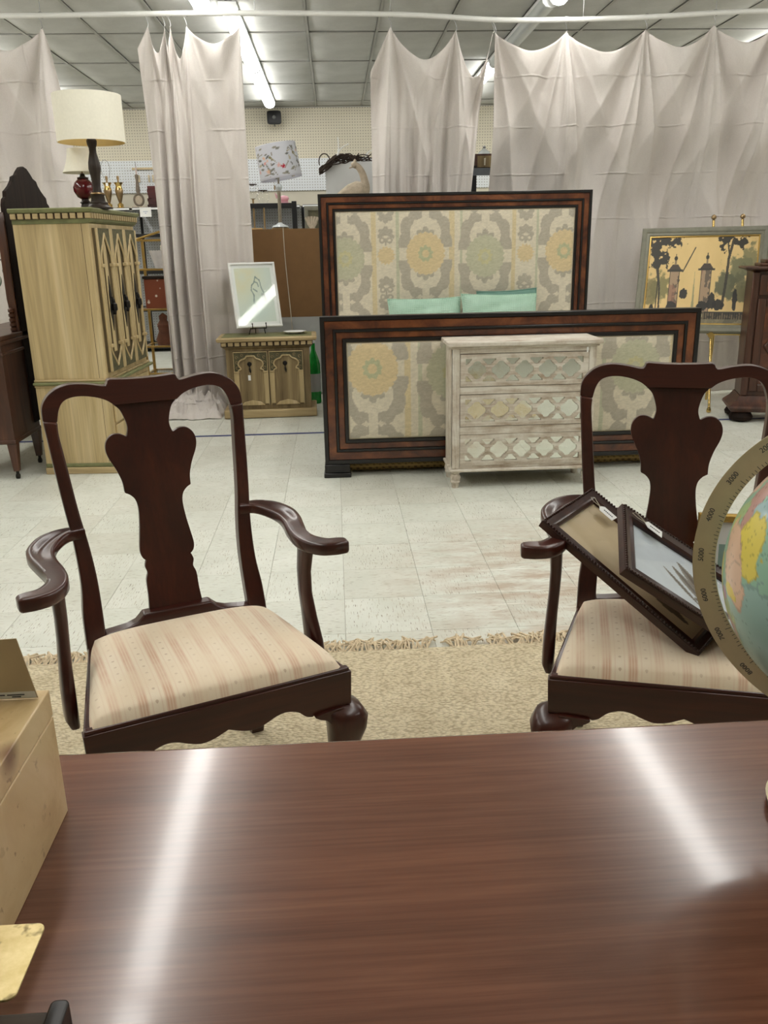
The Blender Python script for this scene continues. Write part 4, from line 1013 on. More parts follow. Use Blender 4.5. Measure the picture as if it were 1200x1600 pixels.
# ================================================================== BED
def suzani(x, z):
    """woven suzani pattern (metres) -> sRGB"""
    P, Q = 1.155, 0.69
    cream, grey, yel, grn = (216, 207, 186), (180, 172, 156), (214, 194, 154), (190, 188, 162)
    c = np.tile(np.array(cream, float), (len(x), 1))
    xm = np.mod(x, P)
    for cx, w, col in ((0.237, 0.018, (212, 196, 158)), (0.434, 0.012, (190, 190, 164)), (0.878, 0.020, (212, 196, 158)), (0.957, 0.012, (190, 190, 164))):
        c = blend(c, np.abs(xm-cx) < w, col)
    def med(cx, zoff, fcol, hcol):
        nonlocal c
        dx = np.mod(xm-cx+P/2, P)-P/2; dz = np.mod(z-zoff+Q/2, Q)-Q/2
        a = np.arctan2(dz/0.33, dx/0.20)
        sq = (np.abs(dx/0.205)**3.2+np.abs(dz/0.325)**3.2)**(1/3.2)
        e = sq-0.085*np.abs(np.sin(a*7))
        inside = (e < 1.0)
        hole = np.zeros(len(x), bool)
        for s in (-1, 1):
            hole |= np.hypot(dx/0.128, (dz-s*0.165)/0.115) < 1
        hole |= (np.abs(dx) > 0.150) & (np.abs(dz) < 0.05)
        gap = (np.abs(dx) < 0.03) & (np.abs(dz) > 0.27)
        c = blend(c, inside & ~hole & ~gap, grey)
        for s in (-1, 1):                                   # fan leaf inside each scroll
            aa = np.arctan2(dx, s*(dz-s*0.13)); r = np.hypot(dx, dz-s*0.13)
            lf = (r < 0.085*(0.62+0.38*np.abs(np.cos(aa*3.2)))) & (np.abs(aa) < 1.9)
            c = blend(c, lf, grey)
            for q in (-1, 1):                               # curls on the four corners
                rr = np.hypot(dx-q*0.075, dz-s*0.245)
                c = blend(c, (rr < 0.022), cream)
        r = np.hypot(dx, dz*0.95); k = np.arctan2(dz, dx)
        c = blend(c, r < 0.15+0.012*np.abs(np.sin(k*11)), fcol)
        c = blend(c, (r < 0.058+0.006*np.sin(k*9)), hcol); c = blend(c, r < 0.03, fcol)
    med(0.0, 0.0, grn, (196, 190, 150)); med(0.661, 0.03, yel, (184, 184, 150))
    dx = np.mod(xm-0.336+P/2, P)-P/2; h = np.mod(z+0.10, Q)
    r = np.hypot(dx, h-0.12); c = blend(c, r < 0.068+0.006*np.sin(14*np.arctan2(h-0.12, dx)), yel)
    for zz, s in ((0.28, 1), (0.44, -1), (0.58, 1)):
        aa = np.arctan2(dx, s*(h-zz)); r = np.hypot(dx, h-zz)
        c = blend(c, (r < 0.070*(0.74+0.26*np.abs(np.cos(aa*3.5)))) & (np.abs(aa) < 2.0), grey)
        for q in (-1, 1): rc = np.hypot(dx-q*0.030, h-zz+s*0.040); c = blend(c, (rc < 0.026) & (rc > 0.011), grey)
        c = blend(c, (np.abs(dx) < 0.007) & (np.abs(h-zz+s*0.055) < 0.03), grey)
    n = fbm(x*60, z*160, 0, 2); return c*(0.94+0.12*n[:, None])
def fabric_panel(name, x0, x1, z0, z1, y, mat, parent, ox, oz, bulge=0.022, res=0.0065):
    nu, nv = int((x1-x0)/res), int((z1-z0)/res)
    def fn(u, v):
        a, b_ = 2*u-1, 2*v-1
        k = ((1-abs(a)**14)*(1-abs(b_)**8))**0.45
        return (x0+(x1-x0)*u, y+0.0-bulge*k, z0+(z1-z0)*v)
    o = B().grid(fn, nu, nv).obj(name, mat, parent, smooth=180)
    U, V = np.meshgrid(np.linspace(0, 1, nu+1), np.linspace(0, 1, nv+1))
    X = x0+(x1-x0)*U.ravel(); Z = z0+(z1-z0)*V.ravel()
    c = suzani(X-ox, Z-oz)
    edge = (X < x0+0.012) | (X > x1-0.012) | (Z < z0+0.012) | (Z > z1-0.012)
    c = blend(c, edge, (204, 192, 168)); setcol(o.data, np.c_[lina(c), np.ones(len(c))]); return o
def bed_board(name, parent, x0, x1, z0, z1, y, fx0, fx1, fz0, fz1, ox, oz, back):
    """panel board with stepped ebony and burl frame, fabric inset; front at y, thickness to y+back"""
    bd = B().box(x0, x1, y+0.01, y+back, z0, z1).obj(name, M['black_lacquer'], parent, bevel=0.006)
    tot = fx0-x0; tz = z1-fz1
    def band(nm, i0, i1, yy0, mat):
        b = B()
        # ring from inset i0 to i1 (fractions of the frame width), proud to yy0
        prof = [(i0, y+0.012), (i0, yy0+0.003), (i0+0.003, yy0), (i1-0.003, yy0), (i1, yy0+0.003), (i1, y+0.012)]
        R = []
        for cx, cz, sx, sz in ((x0, z0, 1, 1), (x1, z0, -1, 1), (x1, z1, -1, -1), (x0, z1, 1, -1)):
            R.append([(cx+sx*i, py, cz+sz*i) for i, py in prof])
        b.rings(R, closed=True); return b.obj(nm, mat, bd, smooth=30)
    T = tot
    band('outer_moulding', 0.0, 0.17*T, y-0.012, M['black_lacquer'])
    band('burl_band', 0.17*T, 0.50*T, y-0.004, M['burl'])
    band('black_bead', 0.50*T, 0.61*T, y-0.012, M['black_lacquer'])
    band('burl_band', 0.61*T, 0.86*T, y+0.000, M['burl'])
    band('inner_bead', 0.86*T, 1.0*T, y-0.008, M['black_lacquer'])
    fabric_panel('fabric_panel', fx0, fx1, fz0, fz1, y+0.008, M['fabric'], bd, ox, oz)
    return bd
bed = thing('upholstered_bed', 'king bed with burl and black framed head and foot boards upholstered in patterned fabric', 'bed', (0, 0, 0))
FY = 5.20
bed_board('footboard', bed, -0.095, 2.262, 0.085, 1.003, FY, 0.06, 2.107, 0.24, 0.848, 0.218-0.661, 0.655, 0.075)
bed_board('headboard', bed, -0.106, 2.134, 0.085, 1.812, 7.20, 0.027, 2.001, 0.40, 1.679, 0.10, 1.31, 0.075)
for x in (-0.105, 2.10):
    B().box(x, x+0.172, FY-0.028, FY+0.085, 0.0, 0.030).box(x+0.006, x+0.166, FY-0.018, FY+0.080, 0.030, 0.084).obj('foot_block', M['black_lacquer'], bed, bevel=0.005)
for x in (-0.10, 1.97):
    B().box(x, x+0.16, 7.20, 7.28, 0.0, 0.084).obj('foot_block', M['black_lacquer'], bed, bevel=0.004)
for x in (-0.06, 2.03):
    B().box(x, x+0.035, FY+0.076, 7.208, 0.20, 0.42).obj('side_rail', M['black_lacquer'], bed, bevel=0.004)
rbox(-0.02, 2.02, FY+0.09, 7.19, 0.20, 0.42, 'box_spring', M['mattress'], bed, bevel=0.02, seg=3)
rbox(-0.01, 2.02, FY+0.10, 7.18, 0.421, 0.66, 'mattress', M['mattress'], bed, bevel=0.05, seg=4)
def pillow(name, label, cx, cy, cz, w, h, t, mat, rx, ry=0.0, rz=0.0):
    def top(s):
        def fn(u, v):
            a, b_ = 2*u-1, 2*v-1
            k = max(0.0, (1-abs(a)**3.2)*(1-abs(b)**3.2)) if False else max(0.0, (1-abs(a)**2.6)*(1-abs(b_)**2.6))**0.5
            pin = 1-0.06*(b_*b_)*(1 if abs(a) > 0 else 0); pin2 = 1-0.06*(a*a)
            wr = 0.006*math.sin(9*a+4*b_)+0.005*math.sin(13*b_-5*a)
            return (a*w/2*(1-0.05*(1-b_*b_)*abs(a)**4), s*(t/2*k+wr*k), b_*h/2*(1-0.07*(1-a*a)*abs(b_)**4))
        return fn
    t_ = thing(name, label, 'pillow', (cx, cy, cz), 0, 'mint pillows on the bed')
    b = B(); b.grid(top(-1), 26, 22); b.grid(top(1), 26, 22)
    b.obj('cover', mat, t_, smooth=180)
    ed = [top(1)(u, v) for u, v in [(k/20, 0) for k in range(20)]+[(1, k/16) for k in range(16)]+[(1-k/20, 1) for k in range(20)]+[(0, 1-k/16) for k in range(16)]]
    B().tube([(p[0], 0, p[2]) for p in ed], 0.006, 6, closed=True).obj('piping', mat, t_)
    t_.rotation_euler = (rx, ry, rz); return t_
pillow('pillow', 'mint green ribbed pillow on the left, leaning on the patterned headboard', 0.735, 7.00, 0.832, 0.60, 0.34, 0.14, M['mint'], math.radians(-20), math.radians(-0.5))
pillow('pillow', 'mint green ribbed pillow on the right, leaning on the patterned headboard', 1.342, 6.955, 0.845, 0.62, 0.36, 0.14, M['mint'], math.radians(-20), math.radians(0.8))
pillow('pillow', 'darker teal pillow with one corner showing behind the right mint pillow', 1.44, 7.135, 0.86, 0.50, 0.36, 0.05, M['mint_dark'], math.radians(-4), math.radians(-2))
# rolled patterned rug under the bed
rr = thing('rolled_rug', 'rolled gold patterned rug lying on the floor under the footboard', 'rug', (0, 0, 0))
def roll(u, v):
    a = 2*PI*v; r = 0.048+0.004*math.sin(u*40)*0.3
    return (0.06+2.02*u, 5.345+r*1.05*math.cos(a), 0.05+r*0.98*math.sin(a))
o = B().grid(roll, 300, 28).obj('roll', M['gold_rug'], rr, smooth=180)
U, V = np.meshgrid(np.linspace(0, 1, 301), np.linspace(0, 1, 29)); X, A = U.ravel()*2.02, V.ravel()*0.3
g = np.sin(X*150)*np.sin(A*150); c = np.tile(np.array([150., 124., 74.]), (len(X), 1)); c = blend(c, g > 0.15, (96, 76, 44)); c = blend(c, np.sin(A*90) > 0.85, (178, 150, 96))
setcol(o.data, np.c_[lina(c), np.ones(len(c))])
sp_ = []
for k in range(60):
    a = k/60*5*PI; r = 0.046-0.038*k/60; sp_.append((0.058, 5.345+r*math.cos(a), 0.05+r*math.sin(a)))
B().tube(sp_, 0.003, 5).obj('roll_end', M['fringe'], rr)

# ================================================================== WHITEWASHED CHEST
dr = thing('whitewashed_chest', 'whitewashed three drawer chest with quatrefoil fretwork over mirrors, before the footboard', 'chest', (0, 0, 0))
X0, X1, Y0, Y1 = 0.668, 1.512, 4.845, 5.150
B().box(X0, X0+0.022, Y0+0.01, Y1, 0.118, 0.832).obj('side_panel', M['wash_z'], dr, bevel=0.002)
B().box(X1-0.022, X1, Y0+0.01, Y1, 0.118, 0.832).obj('side_panel', M['wash_z'], dr, bevel=0.002)
B().box(X0+0.022, X1-0.022, Y1-0.012, Y1, 0.118, 0.832).obj('back_panel', M['wash_x'], dr)
for x in (X0, X1-0.044):
    B().box(x, x+0.044, Y0, Y0+0.04, 0.118, 0.832).obj('corner_post', M['wash_z'], dr, bevel=0.004)
for z0, z1 in ((0.118, 0.140), (0.326, 0.374), (0.566, 0.610), (0.802, 0.832)):
    B().box(X0+0.044, X1-0.044, Y0+0.004, Y0+0.04, z0, z1).obj('rail', M['wash_x'], dr, bevel=0.002)
B().box(X0-0.016, X1+0.016, Y0-0.016, Y1+0.004, 0.100, 0.118).obj('base_moulding', M['wash_x'], dr, bevel=0.007, seg=3)
B().box(X0-0.012, X1+0.012, Y0-0.012, Y1+0.003, 0.832, 0.844).obj('top_moulding', M['wash_x'], dr, bevel=0.005, seg=3)
B().box(X0-0.028, X1+0.030, Y0-0.030, Y1+0.008, 0.844, 0.870).obj('top', M['wash_x'], dr, bevel=0.006, seg=3)
for x in (X0+0.022, X1-0.022):
    for y in (Y0+0.02, Y1-0.03):
        B().lathe([(0.030, 0.100), (0.030, 0.092), (0.022, 0.087), (0.030, 0.076), (0.033, 0.062), (0.027, 0.047), (0.030, 0.043), (0.030, 0.036), (0.024, 0.030), (0.020, 0.0)][::-1], 20, (x, y, 0)).obj('foot', M['wash_z'], dr)
# fretwork: outline with quatrefoil and stepped triangular openings (built in XY, stood up)
DW, DH = X1-X0-0.092, 0.186
def quatre(cx, cy, s):
    pts = []
    base = [(0.056, 0.0), (0.053, 0.014), (0.044, 0.020), (0.040, 0.020), (0.040, 0.028), (0.030, 0.028), (0.030, 0.036), (0.022, 0.036), (0.020, 0.044), (0.012, 0.051), (0.0, 0.053)]
    q = [(x*s, y*s) for x, y in base]
    pts += q; pts += [(-x, y) for x, y in reversed(q[:-1])]; pts += [(-x, -y) for x, y in q[1:]]; pts += [(x, -y) for x, y in reversed(q[1:-1])]
    return [(cx+x, cy+y) for x, y in pts]
def tri(cx, y0_, s, sg, half=0):
    w = [(0.040, 0.0), (0.034, 0.014), (0.027, 0.014), (0.025, 0.024), (0.018, 0.024), (0.015, 0.034), (0.008, 0.036), (0.0, 0.037)]
    if half == 0: q = [(x, y) for x, y in w]+[(-x, y) for x, y in reversed(w[:-1])]
    elif half > 0: q = w+[(0.0, 0.0)]
    else: q = [(-x, y) for x, y in w]+[(0.0, 0.0)]
    return [(cx+x*s, y0_+sg*y*s) for x, y in q]
pitch = DW*0.184; yc = DH/2
holes = []; xs_ = [DW/2+(k-2)*pitch for k in range(5)]
for x in xs_: holes.append(quatre(x, yc, 1.0))
for k in range(4):
    xm = (xs_[k]+xs_[k+1])/2; holes.append(tri(xm, 0.026, 1.0, 1)); holes.append(tri(xm, DH-0.026, 1.0, -1))
for x, hf in ((xs_[0]-pitch/2, 1), (xs_[-1]+pitch/2, -1)):
    holes.append(tri(x, 0.026, 0.95, 1, hf)); holes.append(tri(x, DH-0.026, 0.95, -1, hf))
rect = [(0, 0), (DW, 0), (DW, DH), (0, DH)]
first_fret = None
for z in (0.139, 0.377, 0.613):
    dw = empty('drawer', (X0+0.046, Y0, z)); dw.parent = dr
    if first_fret is None:
        fr_ = curve_mesh('fretwork', [rect]+holes, 0.006, M['wash_x'], dw); first_fret = fr_
    else: fr_ = share(first_fret, dw)
    fr_.rotation_euler = (PI/2, 0, 0); fr_.location = (0, 0.006, 0)
    B().box(0.004, DW-0.004, 0.0125, 0.015, 0.004, DH-0.004).obj('mirror', M['mirror'], dw, smooth=0)
    B().box(0.002, DW-0.002, 0.0155, 0.26, 0.004, DH-0.004).obj('drawer_box', M['wash_x'], dw)
    for k in (0, 2.97):
        xk = (xs_[0]+xs_[1])/2 if k == 0 else (xs_[3]+xs_[4])/2
        kb = B().lathe([(0.0115, 0.0), (0.0115, 0.003), (0.006, 0.006), (0.0105, 0.012), (0.010, 0.018), (0.0, 0.020)], 14).obj('knob', M['wash_x'], dw)
        kb.rotation_euler = (PI/2, 0, 0); kb.location = (xk, 0.0, yc)
tg = B().prism([(0, 0), (0.009, 0), (0.009, 0.03), (0, 0.03)], lambda u, v, w: (1.447+u, w, 0.796+v), Y0-0.0155, Y0-0.0145).obj('price_tag', M['paper'], dr, smooth=0)
B().tube([(1.4515, Y0-0.015, 0.826), (1.4515, Y0-0.034, 0.846), (1.4515, Y0-0.02, 0.8705), (1.4515, Y0+0.03, 0.871)], 0.0009, 5).obj('tag_string', M['string'], dr)
#SECTION-ARMOIRE

# ================================================================== ARMOIRE (faces +X, its side towards the camera)
# local frame: x = depth (0 back .. 0.47 front), y = width (0 near side .. 0.95 far side)
ar = thing('gothic_armoire', 'tall pale oak armoire with green trim and pointed arch doors, at the left', 'cabinet', (-1.945, 5.518, 0), math.radians(-3.6))
D_, W_ = 0.470, 0.95
B().box(0, D_, 0, W_, 0.07, 0.575).obj('lower_case', M['oak'], ar, bevel=0.003)
B().box(0.0, D_-0.004, 0.006, W_-0.006, 0.625, 1.572).obj('upper_case', M['oak'], ar, bevel=0.003)
B().box(D_-0.051, D_-0.0485, 0.0052, 0.0075, 0.63, 1.57).box(D_-0.051, D_-0.0485, -0.0006, 0.0002, 0.075, 0.575).obj('corner_joint', M['antique_line'], ar, smooth=0)
B().box(-0.006, D_+0.010, -0.010, W_+0.010, 0.0, 0.045).obj('plinth', M['oak_x'], ar, bevel=0.006)
B().box(-0.003, D_+0.006, -0.006, W_+0.006, 0.045, 0.072).obj('plinth_bead', M['green_trim'], ar, bevel=0.008, seg=3)
B().box(-0.002, D_+0.006, -0.008, W_+0.008, 0.575, 0.590).obj('waist_bead', M['oak_x'], ar, bevel=0.005, seg=3)
B().box(-0.006, D_+0.035, -0.022, W_+0.022, 0.590, 0.610).obj('waist_moulding', M['green_trim'], ar, bevel=0.007, seg=3)
B().box(-0.002, D_+0.014, -0.008, W_+0.008, 0.610, 0.626).obj('waist_bead', M['oak_x'], ar, bevel=0.006, seg=3)
# cornice: green cove, dentils, green top
B().rings([[(0, 0.004, z), (D_-0.002+e, 0.004-e, z), (D_-0.002+e, W_-0.004+e, z), (0, W_-0.004+e, z)] for z, e in ((1.572, 0.0), (1.586, 0.014), (1.598, 0.020))]).obj('cornice_cove', M['green_trim'], ar, smooth=60)
B().box(0, D_+0.014, -0.012, W_+0.012, 1.598, 1.634).obj('dentil_ground', M['antique_line'], ar, smooth=0)
dn = B().box(-0.0165, 0.0165, -0.012, 0.006, 0.0, 0.032).obj('dentil', M['oak_x'], ar, bevel=0.003); fd = True
for k in range(11):
    o = dn if fd else share(dn, ar); fd = False
    o.location = (0.020+k*0.0455, -0.012, 1.600)
for k in range(21):
    share(dn, ar, (D_+0.014, 0.010+k*0.0466, 1.600), (0, 0, PI/2))
B().rings([[(-0.004, -0.014-e, z), (D_+0.018+e, -0.014-e, z), (D_+0.018+e, W_+0.014+e, z), (-0.004, W_+0.014+e, z)] for z, e in ((1.634, 0.008), (1.642, 0.018), (1.656, 0.020), (1.662, 0.012))]).obj('top', M['green_trim'], ar, smooth=50)
# three lancet doors on the front
def lancet(w, z0, z1, n=10):
    """ogee lancet outline (half), from springing to the point"""
    h = z1-z0
    return crom([(w, z0), (w*0.98, z0+h*0.30), (w*0.70, z0+h*0.55), (w*0.28, z0+h*0.80), (0.0, z1)], 4)
dw_ = (W_-0.10)/3
for k in range(3):
    y0 = 0.05+k*dw_; d = empty('door', (D_-0.004, y0, 0.66)); d.parent = ar
    w, h = dw_-0.008, 0.885
    B().box(0, 0.016, 0.0, w, 0, h).obj('panel', M['oak_glaze'], d, bevel=0.002)
    for a, b_ in ((0.0, 0.026), (w-0.026, w)): B().box(0.016, 0.030, a, b_, 0, h).obj('stile', M['oak'], d, bevel=0.004)
    cy = w/2
    for zlo, zhi, flip in ((h-0.235, h, False), (0.0, 0.185, True)):
        half = lancet(cy-0.04, 0.0, (zhi-zlo)-0.03)
        arch = [(cy+u, v) for u, v in half]+[(cy-u, v) for u, v in reversed(half)]
        if flip: arch = [(u, (zhi-zlo)-v) for u, v in arch]; poly = [(w-0.026, zhi-zlo)]+arch+[(0.026, zhi-zlo), (0.026, 0.0), (w-0.026, 0.0)]
        else: poly = [(w-0.026, 0.0)]+arch+[(0.026, 0.0), (0.026, zhi-zlo), (w-0.026, zhi-zlo)]
        B().prism(poly, lambda u, v, ww: (ww, u, zlo+v), 0.016, 0.026).obj('carved_spandrel', M['spandrel'], d, smooth=0)
        B().tube([(0.027, u, zlo+v) for u, v in arch], 0.007, 7).obj('arch_moulding', M['oak'], d)
        for yy in (0.034, w-0.034):
            zc = zlo+0.0 if not flip else zhi-0.03
            B().box(0.014, 0.044, yy-0.020, yy+0.020, zc, zc+0.022).obj('capital', M['oak'], d, bevel=0.004)
    for yy in (0.034, w-0.034):
        B().tube([(0.024, yy, 0.155), (0.024, yy, h-0.235)], 0.011, 10).obj('colonnette', M['oak'], d)
    # raised centre rib and black drop pull
    B().prism([(cy-0.028, 0.12), (cy+0.028, 0.12), (cy+0.028, h-0.11), (cy, h-0.05), (cy-0.028, h-0.11)], lambda u, v, ww: (ww, u, v), 0.016, 0.024).obj('centre_panel', M['oak'], d, bevel=0.004)
    pl = B().prism([(0, 0.25), (0.012, 0.32), (0.030, 0.38), (0.018, 0.43), (0.024, 0.48), (0.010, 0.53), (0.0, 0.60), (-0.010, 0.53), (-0.024, 0.48), (-0.018, 0.43), (-0.030, 0.38), (-0.012, 0.32)], lambda u, v, ww: (ww, cy+u, v), 0.024, 0.029).obj('pull_plate', M['iron'], d, bevel=0.002)
    B().tube(crom([(0.032, cy, 0.465), (0.040, cy, 0.45), (0.044, cy, 0.42), (0.046, cy, 0.385), (0.042, cy, 0.355)], 4), [0.006]*4+[0.010]*4+[0.018]*5+[0.010]*4, 8).obj('drop_pull', M['iron'], pl)
for k in range(2):
    z0 = 0.09+k*0.24
    d = B().box(D_, D_+0.016, 0.05, W_-0.05, z0, z0+0.225).obj('drawer_front', M['oak'], ar, bevel=0.005)
    for y in (0.25, W_-0.25):
        B().tube(crom([(D_+0.018, y-0.03, z0+0.12), (D_+0.036, y-0.02, z0+0.10), (D_+0.038, y+0.02, z0+0.10), (D_+0.018, y+0.03, z0+0.12)], 4), 0.005, 7).obj('pull', M['iron'], d)

# lamps on the armoire
bl = thing('table_lamp', 'dark turned table lamp with a big cream drum shade on top of the armoire', 'lamp', (-1.462, 5.72, 1.662))
B().lathe([(0.085, 0.0), (0.085, 0.008), (0.066, 0.016), (0.058, 0.030), (0.060, 0.036), (0.044, 0.044), (0.040, 0.075), (0.044, 0.082), (0.030, 0.090)], 28).obj('base', M['bronze'], bl)
B().lathe([(0.040, 0.083), (0.046, 0.088), (0.040, 0.096)], 24, caps=False).obj('base_ring', M['old_brass'], bl)
B().lathe([(0.030, 0.09), (0.024, 0.13), (0.030, 0.19), (0.038, 0.235), (0.036, 0.27), (0.022, 0.33), (0.022, 0.355), (0.030, 0.375), (0.032, 0.395), (0.020, 0.42), (0.012, 0.44)], 12).obj('column', M['bronze'], bl, smooth=25)
def shade(b, r0, r1, z0, z1, th=0.002, n=48, sy=1.0):
    b.lathe([(r0, z0), (r1, z1), (r1-th, z1), (r0-th, z0), (r0, z0)], n, sy=sy, caps=False)
    return b
sh = shade(B(), 0.202, 0.203, 0.385, 0.652).obj('shade', M['lampshade'], bl)
B().lathe([(0.198, 0.3855), (0.199, 0.651)], 48, caps=False).obj('shade_lining', M['lampshade_in'], sh)
B().tube([(0, 0, 0.43), (0, 0, 0.655)], 0.004, 8).obj('harp_rod', M['old_brass'], bl)
B().lathe([(0.0, 0.652), (0.010, 0.654), (0.007, 0.662), (0.0, 0.670)], 12).obj('finial', M['bronze'], bl)
rl = thing('red_lamp', 'oxblood red urn lamp with a cream bell shade, tucked under the drum shade', 'lamp', (-1.585, 5.88, 1.662))
B().lathe([(0.055, 0.0), (0.055, 0.012), (0.030, 0.022), (0.026, 0.040), (0.036, 0.046), (0.024, 0.058), (0.022, 0.066)], 24).obj('base', M['bronze'], rl)
B().lathe([(0.020, 0.066), (0.045, 0.080), (0.064, 0.115), (0.066, 0.140), (0.056, 0.168), (0.036, 0.186), (0.030, 0.190)], 32).obj('urn', M['red_glass'], rl)
B().lathe([(0.034, 0.190), (0.036, 0.197), (0.018, 0.204), (0.012, 0.222)], 20).obj('collar', M['bronze'], rl)
pr = crom([(0.118, 0.226), (0.100, 0.262), (0.086, 0.305), (0.078, 0.345), (0.076, 0.368)], 5)
B().lathe(pr, 40, caps=False).obj('shade', M['lampshade'], rl, solid=0.002)
B().tube([(0, 0, 0.222), (0, 0, 0.36)], 0.004, 8).obj('stem', M['old_brass'], rl)

# ================================================================== DRESSING TABLE WITH MIRROR (seen from the side and back)
vt = thing('dressing_table', 'old walnut dressing table on casters with a tall carved mirror back, at the left edge', 'dressing table', (-2.60, 5.40, 0))
def pedestal(y0, y1):
    B().box(0.01, 0.52, y0, y1, 0.245, 0.86).obj('pedestal', M['walnut'], vt, bevel=0.004)
    B().box(0.004, 0.526, y0-0.006, y1+0.006, 0.235, 0.262).obj('pedestal_moulding', M['walnut'], vt, bevel=0.006)
    B().box(0.0, 0.528, y0-0.010, y1+0.010, 0.795, 0.815).obj('pedestal_moulding', M['walnut'], vt, bevel=0.006)
    for k in range(3):
        d = B().box(-0.006, 0.012, y0+0.02, y1-0.02, 0.275+k*0.17, 0.425+k*0.17).obj('drawer_front', M['walnut'], vt, bevel=0.006)
        B().lathe([(0.012, 0), (0.012, 0.012), (0.0, 0.018)], 12, (-0.01, (y0+y1)/2, 0.35+k*0.17)).obj('knob', M['old_brass'], d)
    for x in (0.035, 0.495):
        for y in (y0+0.03, y1-0.03):
            R = [[(x+a*r, y+b_*r, z) for a, b_ in ((-1, -1), (1, -1), (1, 1), (-1, 1))] for z, r in ((0.236, 0.030), (0.052, 0.018))]
            lg = B().rings(R).obj('leg', M['walnut'], vt, bevel=0.003)
            B().lathe([(0.010, 0.028), (0.010, 0.056)], 10, (x, y, 0)).obj('caster_stem', M['iron'], lg)
            B().tube([(x-0.010, y, 0.017), (x+0.010, y, 0.017)], 0.017, 14).obj('caster_wheel', M['iron'], lg)
pedestal(0.0, 0.49); pedestal(1.21, 1.70)
B().box(0.01, 0.52, 0.49, 1.21, 0.70, 0.86).obj('centre_drawer', M['walnut'], vt, bevel=0.004)
B().box(-0.015, 0.532, -0.018, 1.718, 0.86, 0.885).obj('top', M['walnut'], vt, bevel=0.008, seg=3)
B().box(0.30, 0.53, -0.008, 0.50, 0.885, 0.915).obj('deck', M['walnut'], vt, bevel=0.006)
B().box(0.30, 0.53, 1.20, 1.708, 0.885, 0.915).obj('deck', M['walnut'], vt, bevel=0.006)
# mirror back: arched board with scalloped edge, facing -X
half = [(0.465, 0.30), (0.470, 0.90), (0.468, 1.35), (0.470, 1.62), (0.462, 1.70), (0.440, 1.735), (0.405, 1.75), (0.395, 1.785), (0.355, 1.80), (0.300, 1.825), (0.245, 1.86), (0.225, 1.885), (0.160, 1.90), (0.120, 1.925), (0.060, 1.955), (0.0, 1.965)]
out = [(0.85+u, z) for u, z in half]+[(0.85-u, z) for u, z in reversed(half[:-1])]
mb = B().prism(out, lambda u, v, w: (w, u, v), 0.505, 0.530).obj('mirror_board', M['walnut_dark'], vt, bevel=0.004)
inn = [(0.85+u*0.8, 0.30+(z-0.30)*0.9+0.06) for u, z in half]+[(0.85-u*0.8, 0.30+(z-0.30)*0.9+0.06) for u, z in reversed(half[:-1])]
B().prism(inn, lambda u, v, w: (w, u, v), 0.500, 0.505).obj('mirror_glass', M['mirror'], mb, smooth=0)
for s in (-1, 1):
    B().prism([(0.85+s*0.475, 0.88), (0.85+s*0.50, 0.90), (0.85+s*0.50, 1.0), (0.85+s*0.485, 1.06), (0.85+s*0.50, 1.12), (0.85+s*0.49, 1.60), (0.85+s*0.475, 1.66)], lambda u, v, w: (w, u, v), 0.470, 0.525).obj('mirror_post', M['walnut'], vt, bevel=0.006)
    for k in range(5):
        B().lathe([(0.0, -0.02), (0.020, -0.008), (0.020, 0.008), (0.0, 0.02)], 10, (0.49, 0.85+s*0.505, 0.93+k*0.03)).obj('carved_boss', M['walnut'], vt)

# ================================================================== SMALL CABINET (night stand)
ns = thing('gothic_nightstand', 'small pale oak cabinet with two keyhole arch doors beside the bed', 'cabinet', (-0.985, 7.235, 0), math.radians(1.5))
NW, ND = 0.80, 0.40
B().box(0.045, NW-0.045, 0.035, ND, 0.075, 0.595).obj('case', M['oak_old'], ns, bevel=0.003)
B().box(0.0, NW, -0.006, ND, 0.004, 0.075).obj('plinth', M['oak_x'], ns, bevel=0.010, seg=3)
B().rings([[(0.045-e, 0.035-e, z), (NW-0.045+e, 0.035-e, z), (NW-0.045+e, ND, z), (0.045-e, ND, z)] for z, e in ((0.590, 0.0), (0.604, 0.014), (0.616, 0.028))]).obj('cornice_cove', M['oak_old'], ns, smooth=60)
B().box(0.012, NW-0.012, 0.004, ND, 0.616, 0.656).obj('dentil_ground', M['antique_line'], ns, smooth=0)
dn2 = B().box(-0.020, 0.020, -0.014, 0.006, 0.0, 0.030).obj('dentil', M['oak_x'], ns, bevel=0.003); fd = True
for k in range(14):
    o = dn2 if fd else share(dn2, ns); fd = False
    o.location = (0.038+k*0.0557, 0.004, 0.622)
B().rings([[(-0.010-e, -0.016-e, z), (NW+0.010+e, -0.016-e, z), (NW+0.010+e, ND+0.01, z), (-0.010-e, ND+0.01, z)] for z, e in ((0.656, 0.0), (0.666, 0.010), (0.684, 0.012), (0.692, 0.002))]).obj('top', M['oak_x'], ns, smooth=50)
B().box(0.02, NW-0.02, 0.02, ND-0.02, 0.692, 0.696).obj('top_inset', M['green_trim'], ns, bevel=0.002)
def keyhole(w):
    h = [(0.108, 0.0), (0.100, 0.012), (0.085, 0.018), (0.088, 0.030), (0.102, 0.048), (0.104, 0.068), (0.092, 0.088), (0.070, 0.100), (0.048, 0.108), (0.036, 0.122), (0.030, 0.128), (0.0, 0.128)]
    p = crom(h, 4); return [(u*w, v) for u, v in p]
